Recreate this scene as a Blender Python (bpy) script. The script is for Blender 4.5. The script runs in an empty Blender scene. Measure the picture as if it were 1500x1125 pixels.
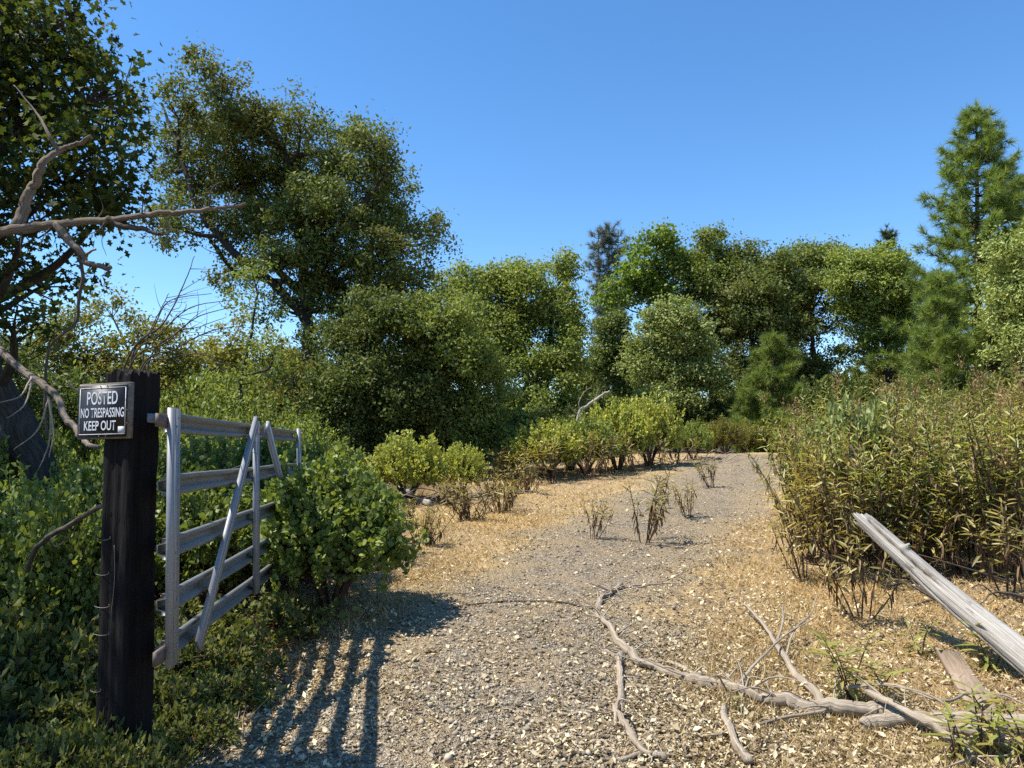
import bpy, math, random
import numpy as np
from mathutils import Vector, Matrix

# ------------------------------------------------------------------ camera, sky, sun, exposure
SC = bpy.context.scene
COL = SC.collection
FPX = 1120.0                                   # focal length in photo pixels (1500 wide)
EYE = np.array([0.0, 0.0, 1.55])
PITCH = math.atan((659 - 562.5) / FPX)
cam_d = bpy.data.cameras.new('camera')
cam_d.sensor_width = 36.0
cam_d.lens = 36.0 * FPX / 1500.0
cam_d.clip_start = 0.05
cam_d.clip_end = 6000
cam = bpy.data.objects.new('camera', cam_d)
COL.objects.link(cam)
cam.location = EYE
cam.rotation_euler = (math.radians(90) + PITCH, 0, 0)
SC.camera = cam

SUN_EL = math.radians(60)
SUN_AZ = math.radians(-9)                      # how far forward of due left the sun stands
TO_SUN = Vector((-math.cos(SUN_AZ) * math.cos(SUN_EL), math.sin(SUN_AZ) * math.cos(SUN_EL), math.sin(SUN_EL)))
world = bpy.data.worlds.new('World')
SC.world = world
world.use_nodes = True
wn = world.node_tree
wn.nodes.clear()
sky = wn.nodes.new('ShaderNodeTexSky')
sky.sky_type = 'NISHITA'
sky.sun_disc = False
sky.sun_elevation = SUN_EL
sky.sun_rotation = math.atan2(TO_SUN.x, TO_SUN.y)
sky.altitude = 900
sky.air_density = 1.0
sky.dust_density = 0.05
sky.ozone_density = 2.0
bg = wn.nodes.new('ShaderNodeBackground')
bg.inputs['Strength'].default_value = 0.135
wo = wn.nodes.new('ShaderNodeOutputWorld')
sat = wn.nodes.new('ShaderNodeHueSaturation')
sat.inputs['Saturation'].default_value = 1.24
wn.links.new(sky.outputs[0], sat.inputs['Color'])
wn.links.new(sat.outputs[0], bg.inputs[0])
wn.links.new(bg.outputs[0], wo.inputs[0])

sun_d = bpy.data.lights.new('sun', 'SUN')
sun_d.energy = 5.0
sun_d.angle = math.radians(0.53)
sun_d.color = (1.0, 0.95, 0.86)
sun = bpy.data.objects.new('sun', sun_d)
COL.objects.link(sun)
sun.location = (-20, 10, 30)
sun.rotation_euler = (-TO_SUN).to_track_quat('-Z', 'Y').to_euler()

SC.view_settings.view_transform = 'Standard'
SC.view_settings.look = 'None'
SC.view_settings.gamma = 1.0
SC.view_settings.exposure = 0.85
SC.view_settings.use_curve_mapping = False
SC.render.engine = 'CYCLES'
SC.cycles.max_bounces = 6
SC.cycles.diffuse_bounces = 3
SC.cycles.glossy_bounces = 2
SC.cycles.transmission_bounces = 4
SC.cycles.use_denoising = False

rng = np.random.default_rng(7)

# ------------------------------------------------------------------ geometry helpers
def sstep(a, b, x):
    t = np.clip((np.asarray(x, float) - a) / (b - a), 0, 1)
    return t * t * (3 - 2 * t)

def wob(x, y, s=1.0):
    return (np.sin(x * 1.7 * s + 1.3) * np.cos(y * 1.3 * s - .4) + .6 * np.sin(x * 3.1 * s - y * 2.3 * s + 2.1)
            + .4 * np.cos(x * 5.3 * s + y * 4.7 * s))

def height(x, y):
    x = np.asarray(x, float); y = np.asarray(y, float)
    h = .0665 * np.clip(y - 3.2, 0, 20.5) + .012 * np.clip(y - 23.7, 0, 16)
    h = h - 4.0 * sstep(42, 120, y)
    edge = np.interp(y, [0, 4, 9, 13, 17, 22, 28, 60], [-2.1, -2.1, -2.1, -2.3, -1.6, -.2, 1.0, 2.0])
    h = h - 1.5 * sstep(0.0, 7.5, edge - x) * (1 - .75 * sstep(6, 3, y)) - 2.0 * sstep(7, 30, edge - x)
    h = h + .3 * sstep(3.2, 8.5, x) * sstep(30, 12, y)
    rad_ = np.hypot(x, y)
    h = h + (15 + 4 * np.sin(x * .011 + 1) + 3 * np.sin(x * .027)) * sstep(110, 320, rad_)
    h = h + .018 * wob(x, y) + .008 * wob(x + 3, y - 2, 3.3)
    return h

def ray(px, py):
    a = (px - 750.0) / FPX; b = (562.5 - py) / FPX
    cp, sp = math.cos(PITCH), math.sin(PITCH)
    return np.array([a, cp - b * sp, sp + b * cp])

def P(px, py, Z):
    r = ray(px, py)
    return EYE + r * (Z / r[1])

def G(px, py):
    """where the pixel's ray meets the ground"""
    r = ray(px, py); t = 1.5
    while t < 120:
        p = EYE + r * t
        if p[2] < height(p[0], p[1]):
            break
        t += .02
    return np.array([p[0], p[1], float(height(p[0], p[1]))])

def GX(px, Z):
    x = P(px, 659, Z)[0]
    return np.array([x, Z, float(height(x, Z))])

def unit(v):
    return v / np.maximum(np.linalg.norm(v, axis=-1, keepdims=True), 1e-9)

class MB:
    def __init__(self):
        self.v = []; self.f = []; self.st = []; self.m = []; self.n = 0
    def add(self, v, f, st=None, mi=0):
        v = np.asarray(v, np.float32).reshape(-1, 3); f = np.asarray(f, np.int64)
        if len(v) == 0: return
        self.v.append(v); self.f.append(f + self.n); self.n += len(v)
        self.st.append(np.zeros_like(v) if st is None else np.asarray(st, np.float32))
        self.m.append(np.full(len(f), mi, np.int32))
    def mesh(self, name, mats, origin=(0, 0, 0), smooth=False):
        me = bpy.data.meshes.new(name)
        v = np.concatenate(self.v) - np.asarray(origin, np.float32)
        loops = np.concatenate([f.ravel() for f in self.f]).astype(np.int32)
        tot = np.concatenate([np.full(len(f), f.shape[1]) for f in self.f])
        start = np.concatenate([[0], np.cumsum(tot)[:-1]]).astype(np.int32)
        me.vertices.add(len(v)); me.vertices.foreach_set('co', v.astype(np.float32).ravel())
        me.loops.add(len(loops)); me.loops.foreach_set('vertex_index', loops)
        me.polygons.add(len(tot)); me.polygons.foreach_set('loop_start', start)
        me.polygons.foreach_set('material_index', np.concatenate(self.m))
        if smooth: me.polygons.foreach_set('use_smooth', np.ones(len(tot), bool))
        st = np.concatenate(self.st)
        if np.any(st):
            at = me.attributes.new('st', 'FLOAT_VECTOR', 'POINT')
            at.data.foreach_set('vector', st.ravel())
        for m in (mats if isinstance(mats, (list, tuple)) else [mats]): me.materials.append(m)
        me.update(calc_edges=True)
        return me
    def build(self, name, mats, parent=None, smooth=False, kind=None):
        org = np.array(parent['_o']) if parent is not None and '_o' in parent else np.zeros(3)
        o = bpy.data.objects.new(name, self.mesh(name, mats, org, smooth))
        COL.objects.link(o)
        if parent is not None: o.parent = parent
        if kind: o['kind'] = kind
        return o

def thing(name, label, cat, loc, group=None):
    o = bpy.data.objects.new(name, None)
    o.empty_display_size = .2
    COL.objects.link(o)
    o.location = [float(c) for c in loc]
    o['_o'] = [float(c) for c in loc]
    o['label'] = label; o['category'] = cat
    if group: o['group'] = group
    return o

def tag(o, label, cat, group=None, kind=None):
    o['label'] = label; o['category'] = cat
    if group: o['group'] = group
    if kind: o['kind'] = kind
    return o

def copy_thing(root, loc, rz, s, label, group=None):
    r = root.copy(); COL.objects.link(r)
    r.location = [float(c) for c in loc]; r.rotation_euler = (0, 0, rz); r.scale = s
    r['label'] = label
    if group: r['group'] = group
    elif 'group' in r: del r['group']
    for ch in root.children:
        c = ch.copy(); COL.objects.link(c); c.parent = r
    return r

def smooth_path(pts, n):
    pts = np.asarray(pts, float)
    if len(pts) == 2:
        return pts[0] + (pts[1] - pts[0]) * np.linspace(0, 1, n)[:, None]
    q = np.vstack([2 * pts[0] - pts[1], pts, 2 * pts[-1] - pts[-2]])
    u = np.linspace(0, len(pts) - 1 - 1e-6, n)
    i = u.astype(int); t = (u - i)[:, None]
    a, b, c, d = q[i], q[i + 1], q[i + 2], q[i + 3]
    return .5 * (2 * b + (c - a) * t + (2 * a - 5 * b + 4 * c - d) * t ** 2 + (3 * b - a - 3 * c + d) * t ** 3)

def frames(pts):
    t = unit(np.gradient(pts, axis=0))
    ref = np.array([0, 0, 1.0]) if abs(t[0][2]) < .9 else np.array([1.0, 0, 0])
    n = np.zeros_like(pts); cur = unit(np.cross(t[0], ref))
    for i in range(len(pts)):
        cur = unit(cur - t[i] * np.dot(cur, t[i])); n[i] = cur
    return t, n, np.cross(t, n)

def tube(mb, pts, rad, sides=6, rough=.0, cap=True, mi=0, seed=0):
    pts = np.asarray(pts, float); k = len(pts)
    rad = np.broadcast_to(np.asarray(rad, float), (k,))
    t, n, b = frames(pts)
    th = np.linspace(0, 2 * np.pi, sides, endpoint=False)
    r = np.repeat(rad[:, None], sides, 1)
    if rough:
        rr = np.random.default_rng(seed)
        ph = rr.uniform(0, 6.28, 6); along = np.arange(k)[:, None]
        r = r * (1 + rough * (.6 * np.sin(2 * th[None] + ph[0] + along * .12) + .4 * np.sin(3 * th[None] + ph[1] - along * .17)
                              + .2 * np.sin(along * .31 + ph[2]) + .15 * rr.normal(size=r.shape)))
    v = pts[:, None] + r[..., None] * (np.cos(th)[None, :, None] * n[:, None] + np.sin(th)[None, :, None] * b[:, None])
    ln = np.concatenate([[0], np.cumsum(np.linalg.norm(np.diff(pts, axis=0), axis=1))])
    st = np.stack(np.broadcast_arrays(np.cos(th)[None] * 1.0, np.sin(th)[None] * 1.0, ln[:, None]), -1).reshape(-1, 3).copy()
    st[:, :2] *= np.repeat(rad, sides)[:, None]
    i = np.arange(k - 1)[:, None] * sides; j = np.arange(sides)[None]; jn = (j + 1) % sides
    f = np.stack([i + j, i + jn, i + sides + jn, i + sides + j], -1).reshape(-1, 4)
    mb.add(v.reshape(-1, 3), f, st, mi)
    if cap:
        base = mb.n - k * sides
        for ring in (0, k - 1):
            c = pts[ring] + t[ring] * rad[ring] * (.25 if ring else -.25)
            idx = np.arange(sides) + base + ring * sides
            mb.v.append(c[None].astype(np.float32)); mb.st.append(st[ring * sides][None].astype(np.float32))
            ci = mb.n; mb.n += 1
            nx = np.roll(idx, -1)
            tri = np.stack([np.full(sides, ci), idx, nx] if ring else [np.full(sides, ci), nx, idx], -1)
            mb.f.append(tri); mb.m.append(np.full(sides, mi, np.int32))

# leaf outlines: x across, y along, z lift
KITE = (np.array([[0, 0, 0], [.5, .42, .10], [0, 1, -.04], [-.5, .42, .10]]), np.array([[0, 1, 2], [0, 2, 3]]))
OVAL = (np.array([[0, 0, 0], [.42, .22, .06], [.5, .6, .08], [0, 1, 0], [-.5, .6, .08], [-.42, .22, .06], [0, .5, -.03]]),
        np.array([[6, 0, 1], [6, 1, 2], [6, 2, 3], [6, 3, 4], [6, 4, 5], [6, 5, 0]]))
LANCE = (np.array([[0, 0, 0], [.42, .3, .0], [-.42, .3, .0], [.36, .65, -.10], [-.36, .65, -.10], [0, 1, -.26], [0, .32, -.05]]),
         np.array([[0, 1, 6], [0, 6, 2], [6, 1, 3], [6, 4, 2], [6, 3, 5], [6, 5, 4]]))
LOBED = (np.array([[0, 0, 0], [.16, .2, .02], [.42, .25, .08], [.2, .45, .02], [.5, .62, .1], [.2, .75, .02], [0, 1, -.05],
                   [-.2, .75, .02], [-.5, .62, .1], [-.2, .45, .02], [-.42, .25, .08], [-.16, .2, .02]]),
         np.array([[0, 1, 11], [1, 2, 3], [1, 3, 9], [1, 9, 11], [9, 10, 11], [3, 4, 5], [3, 5, 7], [3, 7, 9], [7, 8, 9], [5, 6, 7]]))
BLADE = (np.array([[-.5, 0, 0], [.5, 0, 0], [0, 1, .0]]), np.array([[0, 1, 2]]))

def leaves(mb, p, axis, nrm, L, W, shape=KITE, mi=0):
    p = np.asarray(p, float); n = len(p)
    if n == 0: return
    axis = unit(axis); side = unit(np.cross(axis, nrm)); nn = np.cross(side, axis)
    L = np.broadcast_to(L, (n,)); W = np.broadcast_to(W, (n,))
    tv, tf = shape
    v = (p[:, None] + tv[None, :, 0:1] * (side * W[:, None])[:, None] + tv[None, :, 1:2] * (axis * L[:, None])[:, None]
         + tv[None, :, 2:3] * (nn * L[:, None])[:, None])
    f = (np.arange(n)[:, None, None] * len(tv) + tf[None]).reshape(-1, tf.shape[1])
    mb.add(v.reshape(-1, 3), f, None, mi)

def rnd_dir(n, r=None):
    return unit((r or rng).normal(size=(n, 3)))

# ------------------------------------------------------------------ materials
def new_mat(name):
    m = bpy.data.materials.new(name); m.use_nodes = True
    nt = m.node_tree; nt.nodes.clear()
    out = nt.nodes.new('ShaderNodeOutputMaterial')
    return m, nt, out

def N(nt, typ, **kw):
    n = nt.nodes.new(typ)
    for k, v in kw.items():
        if k.startswith('i_'):
            key = k[2:].replace('_', ' ')
            n.inputs[int(key) if key.isdigit() else key].default_value = v
        else: setattr(n, k, v)
    return n

def ramp(nt, fac, stops):
    r = nt.nodes.new('ShaderNodeValToRGB')
    els = r.color_ramp.elements
    while len(els) < len(stops): els.new(.5)
    for e, (pos, c) in zip(els, stops):
        e.position = pos; e.color = (*c, 1) if len(c) == 3 else c
    nt.links.new(fac, r.inputs[0])
    return r.outputs[0]

def mix(nt, fac, a, b, mode='MIX'):
    m = nt.nodes.new('ShaderNodeMix'); m.data_type = 'RGBA'; m.blend_type = mode
    for s, v in ((m.inputs[0], fac), (m.inputs[6], a), (m.inputs[7], b)):
        if hasattr(v, 'links'): nt.links.new(v, s)
        elif isinstance(v, (int, float)): s.default_value = v
        else: s.default_value = (*v, 1)
    return m.outputs[2]

def noise(nt, vec, scale, detail=4, rough=.55, out=0):
    n = N(nt, 'ShaderNodeTexNoise', i_Scale=scale, i_Detail=detail, i_Roughness=rough)
    if vec is not None: nt.links.new(vec, n.inputs['Vector'])
    return n.outputs[out]

def leaf_mat(name, c0, c1, c2, trans=.3, rough=.5, spec=.35, patch=None, patch_scale=.5):
    m, nt, out = new_mat(name)
    geo = N(nt, 'ShaderNodeNewGeometry')
    obj = N(nt, 'ShaderNodeObjectInfo')
    tc = N(nt, 'ShaderNodeTexCoord')
    col = ramp(nt, geo.outputs['Random Per Island'], [(0, c0), (.5, c1), (1, c2)])
    if patch:
        f = ramp(nt, noise(nt, geo.outputs['Position'], patch_scale, 2), [(.48, (0, 0, 0)), (.68, (1, 1, 1))])
        col = mix(nt, f, col, patch)
    hs = N(nt, 'ShaderNodeHueSaturation')
    mr = N(nt, 'ShaderNodeMapRange', i_3=.82, i_4=1.2)
    nt.links.new(obj.outputs['Random'], mr.inputs[0]); nt.links.new(mr.outputs[0], hs.inputs['Value'])
    nt.links.new(col, hs.inputs['Color'])
    p = N(nt, 'ShaderNodeBsdfPrincipled', i_Roughness=rough)
    p.inputs['Specular IOR Level'].default_value = spec
    nt.links.new(hs.outputs[0], p.inputs['Base Color'])
    if trans:
        t = N(nt, 'ShaderNodeBsdfTranslucent')
        tcol = mix(nt, 1.0, hs.outputs[0], (1.35, 1.3, .6), 'MULTIPLY')
        nt.links.new(tcol, t.inputs[0])
        ms = N(nt, 'ShaderNodeMixShader', i_0=trans)
        nt.links.new(p.outputs[0], ms.inputs[1]); nt.links.new(t.outputs[0], ms.inputs[2])
        nt.links.new(ms.outputs[0], out.inputs[0])
    else:
        nt.links.new(p.outputs[0], out.inputs[0])
    return m

def bark_mat(name, dark, light, streak=1.0, rough=.9, scale=14, bump=.6, blotch=None):
    m, nt, out = new_mat(name)
    at = N(nt, 'ShaderNodeAttribute', attribute_name='st')
    mp = N(nt, 'ShaderNodeMapping'); mp.inputs['Scale'].default_value = (scale * 2, scale * 2, scale * .25 / streak)
    nt.links.new(at.outputs['Vector'], mp.inputs[0])
    n1 = noise(nt, mp.outputs[0], 1.0, 6, .65)
    n2 = noise(nt, at.outputs['Vector'], 5, 3)
    col = ramp(nt, n1, [(.3, dark), (.62, light)])
    col = mix(nt, n2, col, mix(nt, .5, col, dark))
    if blotch:
        mq = N(nt, 'ShaderNodeMapping'); mq.inputs['Scale'].default_value = (16, 16, 5)
        nt.links.new(at.outputs['Vector'], mq.inputs[0])
        col = mix(nt, ramp(nt, noise(nt, mq.outputs[0], 1.0, 6, .7), [(.56, (0, 0, 0)), (.66, (.85,) * 3)]), col, blotch)
    p = N(nt, 'ShaderNodeBsdfPrincipled', i_Roughness=rough)
    p.inputs['Specular IOR Level'].default_value = .2
    nt.links.new(col, p.inputs['Base Color'])
    b = N(nt, 'ShaderNodeBump', i_Strength=bump, i_Distance=.02)
    nt.links.new(n1, b.inputs['Height']); nt.links.new(b.outputs[0], p.inputs['Normal'])
    nt.links.new(p.outputs[0], out.inputs[0])
    return m

def wood_mat(name, dark, light, axis_scale=(60, 60, 3), bump=.5, rough=.85):
    m, nt, out = new_mat(name)
    tc = N(nt, 'ShaderNodeTexCoord')
    mp = N(nt, 'ShaderNodeMapping'); mp.inputs['Scale'].default_value = axis_scale
    nt.links.new(tc.outputs['Object'], mp.inputs[0])
    n1 = noise(nt, mp.outputs[0], 1, 5, .6)
    n2 = noise(nt, tc.outputs['Object'], 6, 4)
    col = ramp(nt, n1, [(.32, dark), (.7, light)])
    col = mix(nt, n2, col, dark)
    p = N(nt, 'ShaderNodeBsdfPrincipled', i_Roughness=rough)
    p.inputs['Specular IOR Level'].default_value = .2
    nt.links.new(col, p.inputs['Base Color'])
    b = N(nt, 'ShaderNodeBump', i_Strength=bump, i_Distance=.008)
    nt.links.new(n1, b.inputs['Height']); nt.links.new(b.outputs[0], p.inputs['Normal'])
    nt.links.new(p.outputs[0], out.inputs[0])
    return m

M = {}
M['oak'] = leaf_mat('oak_leaves', (0.05, 0.072, 0.02), (0.1, 0.13, 0.033), (0.185, 0.21, 0.06), .32, .55, .2)
M['oak_light'] = leaf_mat('light_oak_leaves', (0.11, 0.155, 0.034), (0.205, 0.25, 0.056), (0.31, 0.345, 0.092), .36, .55, .2)
M['oak_olive'] = leaf_mat('olive_oak_leaves', (0.085, 0.12, 0.032), (0.16, 0.2, 0.052), (0.26, 0.285, 0.09), .34, .55, .22, (.17, .165, .04), .3)
M['oak_pale'] = leaf_mat('pale_oak_leaves', (0.14, 0.18, 0.052), (0.245, 0.29, 0.088), (0.36, 0.4, 0.14), .3, .55, .22)
M['black_oak'] = leaf_mat('black_oak_leaves', (0.024, 0.038, 0.009), (0.047, 0.068, 0.015), (0.105, 0.12, 0.027), .34, .65, .15)
M['maple'] = leaf_mat('bright_green_leaves', (.10, .16, .024), (.15, .22, .035), (.22, .27, .05), .4, .5, .3)
M['yellow'] = leaf_mat('yellow_green_leaves', (0.12, 0.125, 0.028), (0.2, 0.2, 0.044), (0.31, 0.28, 0.07), .4, .5, .3)
M['manzanita'] = leaf_mat('manzanita_leaves', (0.09, 0.125, 0.026), (0.15, 0.195, 0.042), (0.24, 0.28, 0.07), .36, .5, .35)
M['manzanita_bright'] = leaf_mat('bright_manzanita_leaves', (0.23, 0.26, 0.045), (0.35, 0.37, 0.07), (0.47, 0.46, 0.11), .36, .5, .35)
M['manzanita_grey'] = leaf_mat('grey_green_leaves', (.15, .19, .055), (.25, .29, .09), (.37, .40, .15), .3, .5, .35)
M['yerba'] = leaf_mat('yerba_santa_leaves', (.15, .125, .034), (.27, .225, .06), (.42, .35, .125), .34, .42, .45)
M['yerba_green'] = leaf_mat('greener_yerba_leaves', (0.12, 0.15, 0.03), (0.23, 0.255, 0.055), (0.38, 0.37, 0.11), .34, .42, .45)
M['yerba_dead'] = leaf_mat('dried_leaves', (0.06, 0.038, 0.018), (0.145, 0.09, 0.042), (0.27, 0.185, 0.09), .15, .6, .3)
M['cover'] = leaf_mat('ground_cover_leaves', (0.06, 0.08, 0.022), (0.12, 0.14, 0.038), (0.22, 0.22, 0.068), .35, .6, .25)
M['pine'] = leaf_mat('pine_needles', (0.075, 0.125, 0.028), (0.145, 0.2, 0.045), (0.25, 0.3, 0.075), .38, .5, .3)
M['pine_dark'] = leaf_mat('dark_pine_needles', (0.04, 0.068, 0.024), (0.075, 0.11, 0.036), (0.12, 0.155, 0.05), .22, .45, .4)
M['grey_pine'] = leaf_mat('grey_pine_needles', (0.1, 0.115, 0.085), (0.15, 0.165, 0.125), (0.21, 0.225, 0.17), .22, .5, .3)
M['litter'] = leaf_mat('fallen_leaves', (0.085, 0.055, 0.03), (0.34, 0.255, 0.145), (0.7, 0.6, 0.39), .12, .6, .3)
M['woodlitter'] = leaf_mat('brown_fallen_leaves', (.10, .06, .03), (.20, .14, .08), (.38, .29, .18), .12, .6, .3)  # browner leaf litter of the woodland floor, its own colour
M['straw'] = leaf_mat('dry_grass_blades', (0.36, 0.235, 0.095), (0.5, 0.355, 0.165), (0.66, 0.52, 0.29), .2, .6, .2, (.54, .35, .13), .45)
M['seed'] = leaf_mat('seed_head_bits', (.16, .10, .04), (.26, .17, .07), (.36, .26, .12), .1, .7, .2)
M['stone'] = leaf_mat('gravel_stones', (0.14, 0.112, 0.08), (0.29, 0.235, 0.168), (0.5, 0.425, 0.315), 0, .85, .25)
M['bark'] = bark_mat('oak_bark', (.018, .015, .013), (.085, .072, .06), 1, .95, 18)
M['bark_red'] = bark_mat('shrub_bark', (.035, .02, .014), (.13, .075, .05), 2, .8, 20)
M['pine_bark'] = bark_mat('pine_bark', (.03, .02, .015), (.14, .085, .055), .6, .95, 5)
M['dead'] = bark_mat('weathered_dead_wood', (.13, .098, .068), (.50, .42, .32), 7, .85, 60, .6, (.17, .125, .085))
M['dead_mid'] = bark_mat('brown_dead_wood', (.06, .045, .033), (.32, .26, .20), 9, .9, 50, .9)
M['dead_pale'] = bark_mat('bleached_dead_wood', (.17, .15, .125), (.50, .465, .41), 6, .9, 55, .6, (.12, .098, .076))
M['dead_dark'] = bark_mat('dark_dead_wood', (.035, .027, .02), (.16, .125, .095), 2, .9, 60)
M['post'] = wood_mat('creosoted_post_wood', (.004, .003, .003), (.022, .017, .015), (70, 70, 3), 1.0, .9)
M['board'] = wood_mat('sign_board_wood', (.10, .09, .075), (.27, .24, .20), (5, 60, 60), .4)
M['plank'] = wood_mat('weathered_plank_wood', (.20, .145, .10), (.52, .40, .29), (70, 3, 30), .5)
M['plank_paint'] = wood_mat('flaking_red_paint', (.10, .045, .035), (.26, .14, .11), (30, 6, 30), .4)

def metal_mat(name, lo, hi):
    m, nt, out = new_mat(name)
    tc = N(nt, 'ShaderNodeTexCoord')
    n1 = noise(nt, tc.outputs['Object'], 9, 6, .7)
    mp = N(nt, 'ShaderNodeMapping'); mp.inputs['Scale'].default_value = (40, 40, 2)
    nt.links.new(tc.outputs['Object'], mp.inputs[0])
    n2 = noise(nt, mp.outputs[0], 1, 4)
    col = ramp(nt, n1, [(.25, lo), (.7, hi)])
    col = mix(nt, ramp(nt, n2, [(.55, (0, 0, 0)), (.8, (.5, .5, .5))]), col, (.11, .105, .10))
    p = N(nt, 'ShaderNodeBsdfPrincipled', i_Metallic=.25)
    nt.links.new(col, p.inputs['Base Color'])
    nt.links.new(ramp(nt, n1, [(.2, (.42,) * 3), (.8, (.62,) * 3)]), p.inputs['Roughness'])
    nt.links.new(p.outputs[0], out.inputs[0])
    return m
M['metal'] = metal_mat('galvanised_steel', (.19, .197, .207), (.24, .25, .263))
M['rail'] = metal_mat('weathered_rail_steel', (.135, .135, .132), (.18, .18, .176))

def plain(name, col, rough=.6, metal=0, worn=None, wscale=60):
    m, nt, out = new_mat(name)
    tc = N(nt, 'ShaderNodeTexCoord')
    n1 = noise(nt, tc.outputs['Object'], wscale, 6, .7)
    base = mix(nt, n1, col, tuple(c * .7 for c in col))
    if worn is not None:
        base = mix(nt, ramp(nt, n1, [(.56, (0, 0, 0)), (.66, (1, 1, 1))]), base, worn)
    p = N(nt, 'ShaderNodeBsdfPrincipled', i_Roughness=rough, i_Metallic=metal)
    nt.links.new(base, p.inputs['Base Color'])
    nt.links.new(p.outputs[0], out.inputs[0])
    return m
M['sign_black'] = plain('sign_black_face', (.008, .008, .010), .5)
M['sign_white'] = plain('sign_white_print', (.75, .76, .78), .5, 0, (.12, .12, .13), 70)
M['sign_grey'] = plain('sign_torn_sticker', (.45, .47, .50), .6)
M['wire'] = plain('old_wire', (.30, .27, .23), .5, .6)
M['rust'] = plain('rusty_hinge', (.14, .11, .09), .7, .4)

def ground_mat():
    m, nt, out = new_mat('dry_ground')
    geo = N(nt, 'ShaderNodeNewGeometry'); pos = geo.outputs['Position']
    big = noise(nt, pos, .55, 5, .6); mid = noise(nt, pos, 5, 6, .7); fine = noise(nt, pos, 55, 5, .75); vf = noise(nt, pos, 180, 3, .7)
    grass = ramp(nt, fine, [(.28, (.22, .14, .066)), (.5, (.44, .31, .15)), (.72, (.62, .48, .27))])
    soil = ramp(nt, fine, [(.28, (.12, .085, .055)), (.55, (.30, .22, .145)), (.78, (.50, .40, .27))])
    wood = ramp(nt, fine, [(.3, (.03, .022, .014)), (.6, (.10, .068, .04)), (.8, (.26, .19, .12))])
    col = mix(nt, ramp(nt, mid, [(.42, (0, 0, 0)), (.60, (1, 1, 1))]), grass, soil)
    col = mix(nt, ramp(nt, big, [(.40, (0, 0, 0)), (.60, (1,) * 3)]), col, grass)
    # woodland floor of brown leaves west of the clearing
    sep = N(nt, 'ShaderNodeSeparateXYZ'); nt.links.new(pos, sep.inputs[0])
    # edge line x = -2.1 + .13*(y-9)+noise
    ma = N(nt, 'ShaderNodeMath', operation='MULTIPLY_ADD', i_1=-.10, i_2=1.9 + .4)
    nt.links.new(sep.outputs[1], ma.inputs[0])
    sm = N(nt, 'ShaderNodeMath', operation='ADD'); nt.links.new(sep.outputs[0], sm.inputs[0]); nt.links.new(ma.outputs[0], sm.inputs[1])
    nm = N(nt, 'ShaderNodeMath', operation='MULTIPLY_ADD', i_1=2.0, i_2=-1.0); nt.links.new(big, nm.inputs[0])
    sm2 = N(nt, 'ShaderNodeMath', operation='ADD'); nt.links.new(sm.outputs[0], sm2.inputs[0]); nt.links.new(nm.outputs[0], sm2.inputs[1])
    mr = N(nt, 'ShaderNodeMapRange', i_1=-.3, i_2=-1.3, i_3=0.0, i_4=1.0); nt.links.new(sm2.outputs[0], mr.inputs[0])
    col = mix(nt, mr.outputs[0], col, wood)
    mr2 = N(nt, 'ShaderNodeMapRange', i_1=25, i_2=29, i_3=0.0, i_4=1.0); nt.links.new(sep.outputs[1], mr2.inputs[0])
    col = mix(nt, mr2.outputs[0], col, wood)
    ln = N(nt, 'ShaderNodeVectorMath', operation='LENGTH'); nt.links.new(pos, ln.inputs[0])
    mr3 = N(nt, 'ShaderNodeMapRange', i_1=70, i_2=110, i_3=0.0, i_4=1.0); nt.links.new(ln.outputs['Value'], mr3.inputs[0])
    col = mix(nt, mr3.outputs[0], col, ramp(nt, noise(nt, pos, .16, 6, .7), [(.35, (.028, .036, .016)), (.55, (.06, .072, .03)), (.7, (.15, .13, .065))]))
    p = N(nt, 'ShaderNodeBsdfPrincipled', i_Roughness=.95); p.inputs['Specular IOR Level'].default_value = .1
    nt.links.new(col, p.inputs['Base Color'])
    b = N(nt, 'ShaderNodeBump', i_Strength=.9, i_Distance=.03)
    hsum = N(nt, 'ShaderNodeMath', operation='MULTIPLY_ADD', i_1=.4); nt.links.new(vf, hsum.inputs[0]); nt.links.new(fine, hsum.inputs[2])
    nt.links.new(hsum.outputs[0], b.inputs['Height']); nt.links.new(b.outputs[0], p.inputs['Normal'])
    nt.links.new(p.outputs[0], out.inputs[0])
    return m

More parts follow.
